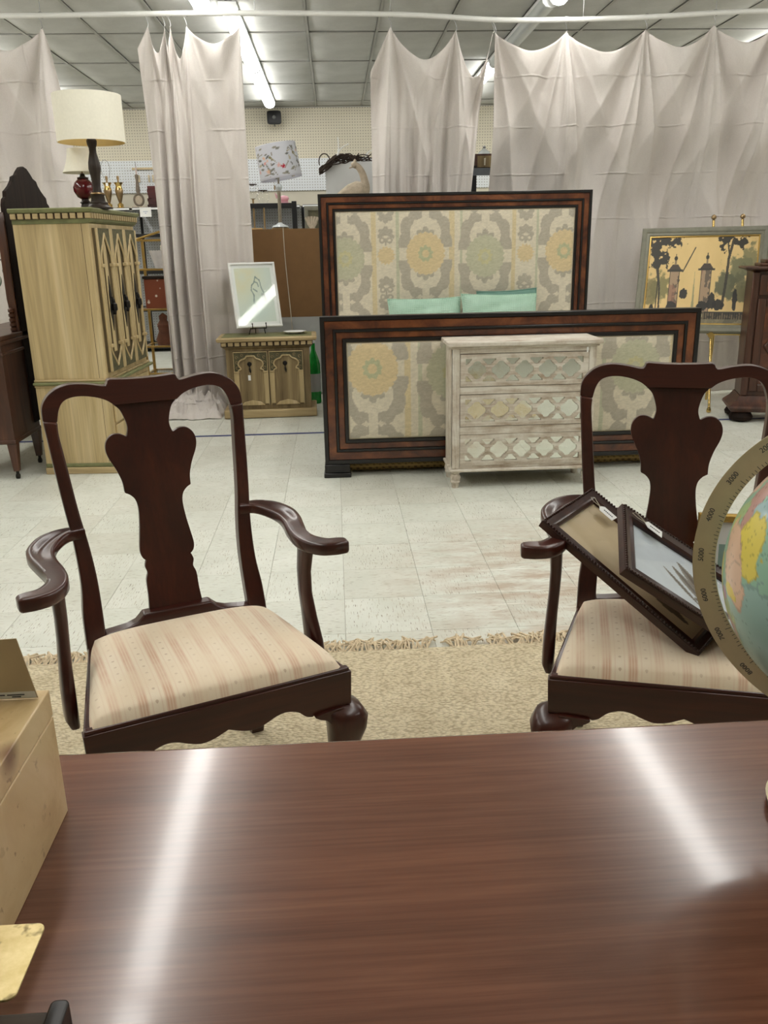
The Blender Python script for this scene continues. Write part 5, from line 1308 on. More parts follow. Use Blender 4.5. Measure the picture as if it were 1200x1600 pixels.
for s in range(2):
    x0 = 0.105+s*0.302; w, h = 0.292, 0.460
    d = empty('door', (x0, 0.035, 0.112)); d.parent = ns
    B().box(0, w, -0.010, -0.0005, 0, h).obj('panel', M['oak_old'], d, bevel=0.002)
    B().box(-0.003, w+0.003, -0.0045, -0.0002, -0.003, h+0.003).obj('shadow_gap', M['antique_line'], d, smooth=0)
    kh = keyhole(1.0); arch = [(w/2+u, v) for u, v in kh]+[(w/2-u, v) for u, v in reversed(kh)]
    zl = 0.295
    B().prism([(w-0.010, -0.002), (w-0.010, h-zl-0.012), (0.010, h-zl-0.012), (0.010, -0.002)]+[(u, v) for u, v in reversed(arch)], lambda u, v, ww: (u, ww, zl+v), -0.020, -0.010).obj('carved_spandrel', M['spandrel'], d, smooth=0)
    B().tube([(u, -0.021, zl+v) for u, v in arch], 0.0065, 7).obj('arch_moulding', M['oak'], d)
    for k, (u, v) in enumerate(((0.03, 0.03), (0.03, 0.075), (0.03, 0.118), (0.075, 0.135))):
        for m_ in (u, w-u):
            B().tube([(m_+0.010*math.cos(a), -0.0215, zl+v+0.010*math.sin(a)) for a in np.linspace(0, 5.2, 9)], 0.003, 5).obj('carved_scroll', M['oak_old'], d)
    for a in (0.0, w-0.046): B().box(a, a+0.046, -0.024, -0.010, zl-0.014, zl).obj('capital', M['oak'], d, bevel=0.003)
    for a in (0.004, w-0.042): B().box(a, a+0.038, -0.018, -0.010, 0.012, zl-0.014).obj('pilaster', M['oak'], d, bevel=0.006)
    B().box(0, 0.006, -0.020, -0.010, 0, h).box(w-0.006, w, -0.020, -0.010, 0, h).box(0, w, -0.020, -0.010, h-0.008, h).obj('door_edge', M['oak'], d, bevel=0.002)
    B().prism([(0.040, 0.0), (w-0.040, 0.0), (w-0.075, 0.030), (w/2, 0.045), (0.075, 0.030)], lambda u, v, ww: (u, ww, v), -0.022, -0.010).obj('sill', M['oak'], d, bevel=0.005)
    pc = B().lathe([(0.0, 0.0), (0.020, 0.0), (0.018, 0.006), (0.008, 0.010), (0.0, 0.011)], 16).obj('pull_rose', M['iron'], d); pc.rotation_euler = (PI/2, 0, 0); pc.location = (w/2-0.01, -0.010, 0.355)
    B().tube(crom([(w/2-0.01, -0.024, 0.352), (w/2-0.010, -0.026, 0.325), (w/2-0.006, -0.026, 0.300), (w/2-0.004, -0.022, 0.282)], 4), [0.004]*5+[0.009]*5+[0.005]*3, 8).obj('drop_pull', M['iron'], d)
    if s == 0:
        B().box(w/2-0.028, w/2-0.006, -0.0135, -0.0125, 0.215, 0.260).obj('price_tag', M['paper'], d, smooth=0)
        B().tube([(w/2-0.012, -0.013, 0.285), (w/2-0.017, -0.013, 0.262)], 0.0008, 5).obj('tag_string', M['string'], d)
# framed sketch on a wire easel on the cabinet, and a plate
fp_ = thing('framed_sketch', 'white framed pale green watercolour sketch leaning on a small easel on the little cabinet', 'picture', (0, 0, 0))
def sketch(U, V):
    n = fbm(U*4, V*5, 1, 4); c = np.tile(np.array([206., 218., 206.]), (len(U), 1))
    c = blend(c, np.clip(1.3-2.2*np.hypot(U-0.25, V-0.78), 0, 1)*n*1.2, (224, 210, 160), 0.8)
    c = blend(c, np.clip(1.2-2.4*np.hypot(U-0.5, V-0.35), 0, 1)*n, (190, 214, 206), 0.7)
    inside = (U > 0.07) & (U < 0.93) & (V > 0.05) & (V < 0.95)
    pts = [(0.55, 0.80), (0.50, 0.70), (0.44, 0.66), (0.42, 0.58), (0.47, 0.50), (0.45, 0.40), (0.50, 0.30), (0.49, 0.20)]
    pts2 = [(0.55, 0.80), (0.64, 0.74), (0.66, 0.62), (0.72, 0.50), (0.74, 0.42), (0.68, 0.40), (0.66, 0.52)]
    for P_ in (pts, pts2, [(0.52, 0.72), (0.58, 0.70), (0.60, 0.64)], [(0.47, 0.60), (0.55, 0.56)]):
        for a, b_ in zip(P_, P_[1:]):
            d, t = seg_d(U, V, a, b_); c = blend(c, d < 0.009+0.006*n, (120, 140, 134), 0.8)
    d, t = seg_d(U, V, (0.70, 0.50), (0.74, 0.42)); c = blend(c, d < 0.02, (80, 84, 74), 0.7)
    c = blend(c, ~inside, (228, 232, 228)); return c
PW, PH = 0.405, 0.555
prf = [(0, -0.012), (0, 0.006), (0.004, 0.010), (0.016, 0.010), (0.020, 0.004), (0.020, -0.004), (0.012, -0.012)]
mitre_ring(B(), 0, PW, 0, PH, prf).obj('frame', M['white_paint'], fp_, smooth=35)
grid_picture('sketch', PW-0.036, PH-0.036, sketch, 90, 120, M['flatprint'], fp_, 0.018, 0.018, -0.002)
B().grid(lambda u, v: (0.018+(PW-0.036)*u, 0.018+(PH-0.036)*v, 0.002), 1, 1).obj('glass', M['glass'], fp_, smooth=0)
B().box(0.006, PW-0.006, 0.006, PH-0.006, -0.0115, -0.004).obj('backing', M['hardboard'], fp_, smooth=0)
yaw, lean = math.radians(20), math.radians(17)
uu = Vector((math.cos(yaw), math.sin(yaw), 0)); bk = Vector((-math.sin(yaw), math.cos(yaw), 0)); vv = bk*math.sin(lean)+Vector((0, 0, 1))*math.cos(lean)
PO = Vector((-0.838, 7.325, 0.762)); fp_.matrix_world = plane_matrix(PO, uu, vv)
ez = thing('wire_easel', 'small dark wire plate easel holding the sketch on the little cabinet', 'easel', (0, 0, 0))
for a in (0.13, 0.25):
    p = PO+uu*a; nrm = uu.cross(vv)
    q = lambda A, Bk, Z: tuple(PO+uu*A+bk*Bk+Vector((0, 0, Z)))
    ft = [q(a, -0.030, 0.030), q(a, -0.036, 0.012), q(a, -0.028, -0.006), q(a, -0.006, -0.011), q(a+0.0, 0.034, -0.010), q(a+(0.012 if a > 0.2 else -0.012), 0.05, -0.060)]
    B().tube(crom(ft, 4), 0.004, 7).obj('front_leg', M['iron'], ez)
    B().tube([q(a, 0.034, -0.010), tuple(PO+uu*a+bk*0.034+vv*0.22+bk*0.0)], 0.004, 7).obj('back_bar', M['iron'], ez)
    B().lathe([(0, -0.008), (0.008, 0), (0, 0.008)], 10, q(a, -0.030, 0.034)).obj('finial', M['iron'], ez)
B().tube([q(0.13, 0.034, -0.012), q(0.25, 0.034, -0.012)], 0.004, 7).obj('cross_bar', M['iron'], ez)
B().tube([q(0.19, 0.10, 0.20), q(0.19, 0.10, -0.060)], 0.004, 7).obj('rear_leg', M['iron'], ez)
B().tube([q(0.13, 0.034+0.06, 0.20), q(0.25, 0.034+0.06, 0.20)], 0.004, 7).obj('cross_bar', M['iron'], ez)
pl = thing('china_plate', 'white china plate with brown rim lying on the right of the little cabinet', 'plate', (-0.355, 7.45, 0.699))
B().lathe([(0.0, 0.004), (0.060, 0.004), (0.070, 0.006), (0.100, 0.016), (0.102, 0.0175), (0.098, 0.0175), (0.070, 0.010), (0.0, 0.0075)], 40).lathe([(0.055, 0.0), (0.060, 0.0), (0.060, 0.005), (0.055, 0.005)], 40).obj('plate', M['white_paint'], pl)
B().lathe([(0.0985, 0.0182), (0.1025, 0.0185), (0.1025, 0.0165)], 40, caps=False).obj('rim', M['old_brass'], pl)
#SECTION-RIGHT

# ================================================================== PAINTING ON A BRASS EASEL
def landscape(U, V):
    """gold sky park scene with two stone gate piers, trees and a balustrade (V up)"""
    n = fbm(U*9, V*6, 1, 5); n2 = fbm(U*34+5, V*26, 2, 4)
    c = np.tile(np.array([222., 192., 132.]), (len(U), 1)); c += (n[:, None]-0.5)*16
    dark, mid = (58, 54, 46), (84, 84, 62)
    # soft foliage
    for cx, cy, rx, ry, col, a in ((0.13, 0.42, 0.11, 0.17, (126, 120, 78), 0.9), (0.05, 0.38, 0.08, 0.2, (120, 112, 74), 0.8), (0.86, 0.62, 0.13, 0.17, (112, 112, 82), 0.9), (0.74, 0.44, 0.10, 0.16, (92, 94, 70), 0.9), (0.94, 0.70, 0.09, 0.24, (120, 118, 84), 0.8), (0.88, 0.42, 0.08, 0.2, (96, 96, 70), 0.8)):
        e = np.hypot((U-cx)/rx, (V-cy)/ry)+(n2-0.5)*1.1+(n-0.5)*0.8; c = blend(c, np.clip((1-e)*4, 0, 1), col, a)
    # hanging leaves, top left and top right
    for cx, cy, rx, ry in ((0.10, 0.96, 0.14, 0.08), (0.06, 0.85, 0.07, 0.12), (0.14, 0.78, 0.06, 0.12), (0.22, 0.95, 0.08, 0.06), (0.07, 0.70, 0.05, 0.07), (0.72, 0.98, 0.09, 0.06), (0.84, 0.94, 0.08, 0.07), (0.69, 0.92, 0.03, 0.08)):
        e = np.hypot((U-cx)/rx, (V-cy)/ry)+(n2-0.5)*2.6; c = blend(c, e < 0.86, dark)
    # tree trunks
    for P_, w in (([(0.775, 0.96), (0.745, 0.75), (0.735, 0.45), (0.715, 0.17)], 0.010), ([(0.745, 0.80), (0.72, 0.97)], 0.006), ([(0.09, 0.66), (0.12, 0.40), (0.13, 0.18)], 0.007), ([(0.05, 0.8), (0.10, 0.5), (0.10, 0.18)], 0.005), ([(0.33, 0.60), (0.38, 0.74), (0.43, 0.88)], 0.005), ([(0.20, 0.16), (0.30, 0.50)], 0.007)):
        for a, b_ in zip(P_, P_[1:]):
            d, t = seg_d(U, V, a, b_); c = blend(c, d < w*(1+0.4*n2), dark, 0.92)
    # obelisk far away
    c = blend(c, (np.abs(U-0.447+0.01*(V-0.2)) < 0.012*(0.62-V)/0.45) & (V > 0.18) & (V < 0.60), (140, 138, 104), 0.8)
    # two gate piers
    for cx, wd, top in ((0.255, 0.046, 0.60), (0.55, 0.048, 0.61)):
        body = (np.abs(U-cx) < wd) & (V < top) & (V > 0.13)
        c = blend(c, body, (166, 140, 112)); c = blend(c, body & (n2 > 0.52) & (U > cx-0.01), (92, 82, 70), 0.85)
        c = blend(c, body & (n > 0.55), (150, 106, 86), 0.6); c = blend(c, body & (np.abs(U-cx) > wd*0.86), dark, 0.8)
        cap = (np.abs(U-cx) < (wd*1.55-(V-top)*0.55)) & (V >= top) & (V < top+0.085); c = blend(c, cap, (74, 64, 56))
        c = blend(c, (np.abs(U-cx) < wd*1.6) & (np.abs(V-top-0.012) < 0.012), dark, 0.8)
        c = blend(c, (np.abs(U-cx) < 0.010) & (V > top+0.08) & (V < top+0.13), (140, 120, 92)); c = blend(c, np.hypot((U-cx)/0.016, (V-top-0.155)/0.026) < 1, dark); c = blend(c, (np.abs(U-cx) < 0.004) & (V > top+0.15) & (V < top+0.205), dark)
    # bushes, statues, urn silhouettes
    for cx, cy, rx, ry in ((0.355, 0.34, 0.035, 0.055), (0.62, 0.25, 0.04, 0.10), (0.68, 0.22, 0.05, 0.07), (0.25, 0.20, 0.05, 0.06), (0.53, 0.20, 0.05, 0.06), (0.83, 0.28, 0.022, 0.12), (0.06, 0.17, 0.02, 0.05)):
        e = np.hypot((U-cx)/rx, (V-cy)/ry)+(n2-0.5)*0.9; c = blend(c, e < 1, (48, 46, 42), 0.95)
    # ground, steps, balustrade, water
    c = blend(c, V < 0.135+0.012*(n2-0.5), (112, 98, 76)); c = blend(c, (V < 0.135) & (n2 > 0.5), (58, 54, 46), 0.8)
    c = blend(c, (V < 0.13) & (V > 0.04) & (np.mod(U*46, 1) < 0.4) & ((U > 0.55) | (U < 0.2)), (40, 38, 34), 0.8)
    c = blend(c, (np.abs(V-0.13) < 0.007) & ((U > 0.56) | (U < 0.2)), (60, 56, 48))
    c = blend(c, np.hypot((U-0.50)/0.05, (V-0.09)/0.04) < 1, (176, 168, 130), 0.9)
    c = blend(c, (V < 0.05), (150, 142, 112), 0.7); c = blend(c, (V < 0.05) & (n > 0.52), (90, 86, 70), 0.6)
    return c
pa = thing('landscape_painting', 'sage framed golden landscape print with two gate piers, on a brass easel', 'painting', (0, 0, 0))
AW, AH = 1.02, 0.92
pf = [(0, -0.020), (0, 0.018), (0.010, 0.024), (0.030, 0.020), (0.042, 0.010), (0.060, 0.012), (0.070, 0.004), (0.070, -0.020)]
mitre_ring(B(), 0, AW, 0, AH, pf).obj('frame', M['sage'], pa, smooth=35)
mitre_ring(B(), 0.0705, AW-0.0705, 0.0705, AH-0.0705, [(0, -0.02), (0, 0.006), (0.006, 0.008), (0.011, 0.004), (0.011, -0.02)]).obj('gilt_slip', M['gold'], pa, smooth=35)
grid_picture('print', AW-0.161, AH-0.161, landscape, 300, 210, M['flatprint'], pa, 0.0805, 0.0805, 0.0)
B().box(0.01, AW-0.01, 0.01, AH-0.01, -0.0195, -0.006).obj('backing', M['hardboard'], pa, smooth=0)
yaw, lean = math.radians(-24), math.radians(24)
uu = Vector((math.cos(yaw), math.sin(yaw), 0)); bk = Vector((-math.sin(yaw), math.cos(yaw), 0)); vv = bk*math.sin(lean)+Vector((0, 0, 1))*math.cos(lean)
PO = Vector((2.56, 7.24, 0.66)); pa.matrix_world = plane_matrix(PO, uu, vv)
es = thing('brass_easel', 'polished brass floor easel with ball finials holding the landscape print', 'easel', (0, 0, 0))
def at(a, b_, up): return PO+uu*a+bk*b_+Vector((0, 0, up))
fin = [(0.0, 0.05), (0.014, 0.044), (0.022, 0.030), (0.020, 0.016), (0.010, 0.010), (0.012, 0.004), (0.010, 0.0), (0.0, -0.002)]
for p0, a1 in (((3.143, 6.888, 0.045), 0.571), ((3.47, 7.02, 0.045), 0.80)):
    p1 = tuple(PO+uu*a1+vv*0.985+bk*0.045)
    lg = B().tube([p0, p1], 0.011, 12).obj('front_leg', M['brass'], es)
    B().lathe(fin[::-1], 16, (p1[0], p1[1], p1[2])).obj('finial', M['old_brass'], lg)
    B().lathe([(0.0, -0.044), (0.016, -0.040), (0.020, -0.026), (0.016, -0.012), (0.013, 0.0)], 14, p0).obj('foot', M['brass'], lg)
pr0 = Vector((3.36, 7.44, 0.012)); pr1 = at(0.67, 0.33, 0.72)
B().tube([tuple(pr0), tuple(pr1)], 0.011, 12).obj('rear_leg', M['brass'], es)
for a in (0.635, 0.93):
    q0 = at(a, 0.03, -0.012); q1 = at(a, -0.055, -0.012)
    B().tube([tuple(q0), tuple(q1)], 0.010, 12).obj('support_arm', M['brass'], es)
    B().tube([tuple(q1), tuple(q1-bk*0.012)], 0.024, 18).obj('support_disc', M['brass'], es)
B().tube([tuple(at(0.60, 0.035, -0.012)), tuple(at(0.97, 0.035, -0.012))], 0.010, 12).obj('cross_bar', M['brass'], es)

# ================================================================== DARK CARVED CABINET AT THE RIGHT EDGE
cb = thing('carved_cabinet', 'dark carved walnut cabinet with diamond panels at the right edge', 'cabinet', (3.225, 6.52, 0), math.radians(-17))
CW, CD = 1.30, 0.33
B().box(0, CW, 0.02, CD, 0.205, 1.165).obj('case', M['walnut'], cb, bevel=0.004)
B().rings([[(-0.005-e, 0.012-e, z), (CW+0.005+e, 0.012-e, z), (CW+0.005+e, CD, z), (-0.005-e, CD, z)] for z, e in ((0.082, 0.060), (0.115, 0.085), (0.130, 0.080), (0.165, 0.030), (0.205, 0.0))]).obj('base_moulding', M['walnut'], cb, smooth=35)
for x in (0.02, CW-0.02):
    for y in (0.02, CD-0.06):
        B().lathe([(0.045, 0.0), (0.085, 0.015), (0.092, 0.04), (0.075, 0.07), (0.06, 0.082)], 24, (x, y, 0)).obj('bun_foot', M['walnut_dark'], cb)
B().rings([[(-e, 0.02-e, z), (CW+e, 0.02-e, z), (CW+e, CD, z), (-e, CD, z)] for z, e in ((1.16, 0.0), (1.172, 0.020), (1.182, 0.062), (1.194, 0.070), (1.200, 0.060))]).obj('cornice', M['walnut'], cb, smooth=35)
B().box(0.05, CW-0.05, 0.06, CD, 1.200, 1.224).obj('upper_step', M['walnut'], cb, bevel=0.008, seg=3)
B().box(0.09, CW-0.09, 0.09, CD, 1.224, 1.250).obj('upper_step', M['walnut'], cb, bevel=0.008, seg=3)
B().box(0.36, CW-0.14, 0.12, CD, 1.250, 2.10).obj('upper_case', M['walnut'], cb, bevel=0.006)
B().lathe([(0.03, 1.25), (0.035, 1.27), (0.02, 1.29), (0.030, 1.32), (0.020, 1.35), (0.0, 1.37)], 16, (0.15, 0.15, 0)).obj('upper_column', M['walnut'], cb)
B().box(0.32, CW-0.10, 0.08, CD, 2.10, 2.16).obj('upper_cornice', M['walnut'], cb, bevel=0.02, seg=3)
for k in range(2):
    x0 = 0.055+k*0.60; w = 0.58
    d = empty('door', (x0, 0.02, 0.24)); d.parent = cb
    for a, b_, c_, e in ((0, 0.06, 0, 0.72), (w-0.06, w, 0, 0.72), (0.06, w-0.06, 0, 0.06), (0.06, w-0.06, 0.66, 0.72)):
        B().box(a, b_, -0.020, -0.0005, c_, e).obj('door_frame', M['walnut'], d, bevel=0.006)
    B().box(0.06, w-0.06, -0.004, -0.0003, 0.06, 0.66).obj('panel', M['burl'], d, smooth=0)
    pts = [(w/2, 0.635), (w-0.085, 0.36), (w/2, 0.085), (0.085, 0.36)]
    for a, b_ in zip(pts, pts[1:]+pts[:1]):
        B().tube([(a[0], -0.014, a[1]), (b_[0], -0.014, b_[1])], 0.013, 8).obj('diamond_moulding', M['walnut'], d)
    B().rings([[(w/2+sx*f*(w/2-0.12), yy, 0.36+sz*f*0.215) for sx, sz in ((0, 1), (1, 0), (0, -1), (-1, 0))] for f, yy in ((1.0, -0.004), (0.86, -0.018), (0.3, -0.024))]).obj('raised_diamond', M['burl'], d, smooth=0)
    dr_ = B().box(0.0, w, -0.018, -0.0005, 0.745, 0.900).obj('drawer_front', M['walnut'], d, bevel=0.006)
    B().box(0.05, w-0.05, -0.024, -0.018, 0.775, 0.870).obj('drawer_panel', M['burl'], dr_, bevel=0.006)
    B().lathe([(0.014, 0.0), (0.008, 0.010), (0.014, 0.022), (0.0, 0.028)], 12).obj('knob', M['old_brass'], dr_)
    kn = dr_.children[-1]; kn.rotation_euler = (PI/2, 0, 0); kn.location = (w/2, -0.024, 0.82)
B().box(-0.004, 0.05, 0.004, 0.03, 0.205, 1.16).obj('pilaster', M['walnut'], cb, bevel=0.008)
B().box(CW-0.05, CW+0.004, 0.004, 0.03, 0.205, 1.16).obj('pilaster', M['walnut'], cb, bevel=0.008)

# ================================================================== BEHIND THE CURTAINS
# steel shelving along the pegboard wall
sv = thing('store_shelving', 'dark steel shelving with pegboard back along the far wall, left of the speaker', 'shelving', (0, 0, 0))
for x in (-3.62, -2.78, -1.60, -0.42, 0.76, 1.94):
    B().box(x-0.02, x+0.02, 13.17, 13.215, 0, 2.0).box(x-0.02, x+0.02, 12.56, 13.17, 0, 0.09).obj('upright', M['black_metal'], sv, bevel=0.002)
for z in (0.09, 0.62, 1.14, 1.635, 1.985):
    for x0, x1 in ((-3.60, -2.80), (-2.76, -1.62), (-1.58, -0.44), (-0.40, 0.74), (0.78, 1.92)):
        sh_ = B().box(x0, x1, 12.56, 13.17, z-0.004, z).obj('shelf', M['black_metal'], sv, bevel=0.001)
        B().box(x0, x1, 12.55, 12.56, z-0.045, z+0.002).obj('shelf_edge', M['black_metal'], sh_, bevel=0.002)
        if z > 1.9: B().box(x0, x1, 12.545, 12.55, z-0.030, z-0.004).obj('price_rail', M['steel_white'], sh_)
for x0, x1 in ((-3.60, -2.80), (-2.76, -1.62), (-1.58, -0.44), (-0.40, 0.74), (0.78, 1.92)):
    B().box(x0, x1, 13.17, 13.18, 0.1, 1.975).obj('pegboard_back', M['peg_white'], sv, smooth=0)
sg = tag(B().box(-2.655, -2.498, 12.535, 12.5385, 1.86, 1.985).obj('shelf_sign', M['paper'], None, smooth=0), 'small white paper sign hanging from the shelf edge beside the curtain', 'sign')
for k in range(2): B().box(-2.61+0.02*k, -2.545-0.02*k, 12.534, 12.535, 1.925-0.02*k, 1.932-0.02*k).obj('print_line', plain('faint_ink', (150, 160, 190), 0.8), sg, smooth=0)
ZS = 1.9865
def urn(x, y, label, harp):
    t = thing('brass_urn_lamp', label, 'lamp', (x, y, ZS), 0, 'brass urn lamps on the far shelf')
    B().lathe([(0.055, 0.0), (0.055, 0.010), (0.040, 0.020), (0.042, 0.050), (0.020, 0.070)], 20).obj('base', M['brass'], t)
    B().lathe([(0.018, 0.070), (0.030, 0.110), (0.050, 0.185), (0.056, 0.230), (0.054, 0.240)], 20).obj('body', M['old_brass'], t)
    B().lathe([(0.054, 0.240), (0.048, 0.262), (0.040, 0.285), (0.046, 0.310), (0.066, 0.335), (0.058, 0.338), (0.03, 0.33), (0.014, 0.34)], 20).obj('rim', M['brass'], t)
    B().lathe([(0.012, 0.335), (0.012, 0.37), (0.018, 0.372), (0.018, 0.420), (0.0, 0.425)], 14).obj('socket', M['old_brass'], t)
    if harp:
        B().tube(crom([(-0.035, 0, 0.39), (-0.05, 0, 0.45), (-0.06, 0, 0.53), (-0.04, 0, 0.60), (0, 0, 0.63), (0.04, 0, 0.60), (0.06, 0, 0.53), (0.05, 0, 0.45), (0.035, 0, 0.39)], 4), 0.004, 6).obj('harp', M['wire'], t)
        B().box(-0.004, 0.028, -0.062, -0.060, 0.29, 0.33).obj('price_tag', M['paper'], t, smooth=0)
    return t
urn(-3.10, 12.70, 'brass urn lamp with a bare wire harp on the far shelf', True)
urn(-2.945, 12.70, 'brass urn lamp without a harp, second on the far shelf', False)
cs = thing('candlestick', 'aged candlestick with a round wreath foot and taper candle on the far shelf', 'candlestick', (-2.685, 12.70, ZS))
B().box(-0.10, 0.10, -0.04, 0.04, 0.0, 0.02).obj('base', M['stone'], cs, bevel=0.006)
B().tube([(0.062*math.cos(a), 0, 0.105+0.075*math.sin(a)) for a in np.linspace(0, 2*PI, 24)[:-1]], 0.016, 8, closed=True, up=(0, 1, 0)).obj('wreath', M['weathered'], cs)
B().tube([(0, -0.006, 0.105), (0, 0.006, 0.105)], 0.056, 24).obj('dial', M['stone'], cs)
B().lathe([(0.030, 0.178), (0.024, 0.20), (0.030, 0.22), (0.030, 0.24), (0.018, 0.36), (0.026, 0.40), (0.026, 0.43), (0.012, 0.44)], 16).obj('stem', M['weathered'], cs)
B().tube([(0, 0, 0.44), (0, 0, 0.54)], 0.011, 10).obj('candle', plain('candle_wax', (196, 176, 170), 0.5), cs)
B().tube([(0, 0, 0.54), (0, 0, 0.60)], 0.003, 6).obj('wick', M['bronze'], cs)
for k in range(7):
    w = 0.20-0.006*k
    bk_ = thing('old_book', 'dark red book beside the candlestick, %s of its stack' % ['bottom', 'second from bottom', 'third from bottom', 'middle', 'third from top', 'second from top', 'topmost'][k], 'book', (-2.46, 12.72, ZS+0.0405*k), random.uniform(-0.2, 0.2), 'stack of dark red books')
    B().box(-w/2, w/2, -0.07, 0.07, 0.0, 0.004).box(-w/2, w/2, -0.07, 0.07, 0.036, 0.040).box(-w/2, w/2, -0.07, -0.066, 0.004, 0.036).obj('cover', plain('book_cover_%d' % k, (58+4*k, 24, 24), 0.6), bk_)
    B().box(-w/2+0.004, w/2-0.004, -0.066, 0.066, 0.004, 0.036).obj('pages', plain('pages', (190, 176, 150), 0.9), bk_)
# wooden letters on the pegboard
for k, (x, w) in enumerate(((-2.79, 0.03), (-2.64, 0.02), (-2.58, 0.03), (-2.54, 0.03))):
    tag(B().box(x, x+w, 13.255, 13.276, 2.36, 2.46).obj('peg_trinket', plain('beige_wood', (206, 190, 160), 0.7), None, bevel=0.003), 'small beige wooden piece hanging on the white pegboard by the candle', 'ornament', 'beige pieces on the pegboard')
tag(B().box(-2.86, -2.50, 13.25, 13.276, 2.53, 2.56).obj('peg_rail', plain('beige_wood_rail', (204, 186, 150), 0.7), None, bevel=0.003), 'thin beige wooden rail hanging on the white pegboard above the candle', 'ornament')
# horn speaker
hs = thing('horn_speaker', 'square black horn loudspeaker on the cream pegboard under the ceiling', 'speaker', (-0.762, 13.286, 3.18))
R = []
for s, y in ((0.095, -0.20), (0.10, -0.195), (0.10, -0.17), (0.05, -0.08), (0.04, -0.02)):
    R.append([(s*sgn(math.cos(a))*abs(math.cos(a))**0.35, y, s*sgn(math.sin(a))*abs(math.sin(a))**0.35*0.9) for a in [2*PI*k/28 for k in range(28)]])
B().rings(R).obj('horn', M['black_metal'], hs)
B().rings([[(s*sgn(math.cos(a))*abs(math.cos(a))**0.4, y, 0.9*s*sgn(math.sin(a))*abs(math.sin(a))**0.4) for a in [2*PI*k/28 for k in range(28)]] for s, y in ((0.088, -0.203), (0.080, -0.203), (0.05, -0.185))], caps=False).obj('mouth', M['black_metal'], hs)
o = B().lathe([(0.0, 0.03), (0.014, 0.028), (0.026, 0.012), (0.030, 0.0), (0.030, -0.02)][::-1], 24).obj('driver', M['speaker_grey'], hs); o.rotation_euler = (PI/2, 0, 0); o.location = (0, -0.19, 0)
B().box(-0.02, 0.02, -0.05, 0.0, -0.02, 0.02).obj('bracket', M['black_metal'], hs)
B().box(-0.006, 0.006, -0.17, -0.15, -0.115, -0.09).obj('clip', M['black_metal'], hs)
# hardboard backed cabinet behind the bed head, floral lamp on top
hb = thing('hardboard_case', 'brown hardboard back of a case standing behind the bed and little cabinet', 'cabinet', (-1.02, 8.40, 0))
B().box(0, 0.98, 0.006, 0.42, 0.02, 1.578).obj('case', M['grey_wall'], hb, bevel=0.004)
B().box(0.0, 0.98, 0.0, 0.006, 0.765, 1.580).obj('back_board', M['hardboard'], hb, bevel=0.001)
B().box(0.0, 0.98, 0.001, 0.006, 0.02, 0.764).obj('lower_board', M['grey_wall'], hb)
o = B().box(0.800, 0.825, -0.0012, 0.0, 0.93, 1.03).obj('price_tag', M['paper'], hb, smooth=0)
for k in range(5): B().box(0.804, 0.821, -0.0016, -0.0012, 0.945+k*0.015, 0.952+k*0.015).obj('print_mark', M['print_ink'], o, smooth=0)
for x, z in ((0.69, 1.18), (0.70, 0.80)):
    B().lathe([(0.008, 0.0), (0.006, 0.003), (0.0, 0.004)], 10).obj('nail_head', M['string'], hb)
    hb.children[-1].rotation_euler = (PI/2, 0, 0); hb.children[-1].location = (x, 0, z)
fl = thing('floral_lamp', 'glass stemmed lamp with a tilted bird and flower shade on the hardboard case', 'lamp', (-0.49, 8.50, 1.580))
B().lathe([(0.085, 0.0), (0.085, 0.010), (0.06, 0.018)], 32).obj('base', M['old_brass'], fl)
B().lathe([(0.080, 0.018), (0.074, 0.028), (0.03, 0.045), (0.016, 0.060)], 32).obj('glass_foot', M['crystal'], fl)
B().tube([(0, 0, 0.055), (0.003, 0, 0.34)], 0.016, 16).obj('stem', M['nickel'], fl)
o = B().lathe([(0.0, -0.036), (0.022, -0.028), (0.036, 0.0), (0.022, 0.028), (0.0, 0.036)], 8, (0.003, 0, 0.372)).obj('crystal_ball', M['crystal'], fl, smooth=0)
B().tube([(0.003, 0, 0.40), (0.006, 0, 0.50)], 0.010, 10).obj('socket', M['nickel'], fl)
sb = B(); ns_, nz_ = 120, 60
for j in range(nz_+1):
    for i in range(ns_+1):
        a = 2*PI*i/ns_; r = 0.196-0.008*j/nz_; sb.v.append((r*math.cos(a), r*math.sin(a), 0.30*j/nz_-0.15))
sb.f = [(j*(ns_+1)+i, j*(ns_+1)+i+1, (j+1)*(ns_+1)+i+1, (j+1)*(ns_+1)+i) for j in range(nz_) for i in range(ns_)]
o = sb.obj('shade', M['floral'], fl, smooth=180, solid=0.002)
U, V = np.meshgrid(np.linspace(0, 1, ns_+1), np.linspace(0, 1, nz_+1)); U, V = U.ravel()*1.23, V.ravel()*0.30
c = np.tile(np.array([216., 218., 226.]), (len(U), 1))
rs = random.Random(3)
for k in range(16):     # branches
    x, z = rs.uniform(0, 1.23), rs.uniform(0.02, 0.25); a = rs.uniform(0, 6.3); L = rs.uniform(0.05, 0.12)
    d, t = seg_d(U, V, (x, z), (x+L*math.cos(a), z+L*math.sin(a))); c = blend(c, d < 0.0035, (140, 132, 116), 0.9)
for k in range(70):     # leaves
    x, z = rs.uniform(0, 1.23), rs.uniform(0.02, 0.28); a = rs.uniform(0, 6.3); ca, sa = math.cos(a), math.sin(a); L = rs.uniform(0.015, 0.028)
    e = np.hypot(((U-x)*ca+(V-z)*sa)/L, (-(U-x)*sa+(V-z)*ca)/(L*0.4)); c = blend(c, e < 1, rs.choice([(130, 130, 122), (150, 146, 132), (104, 106, 104), (186, 176, 150)]), 0.9)
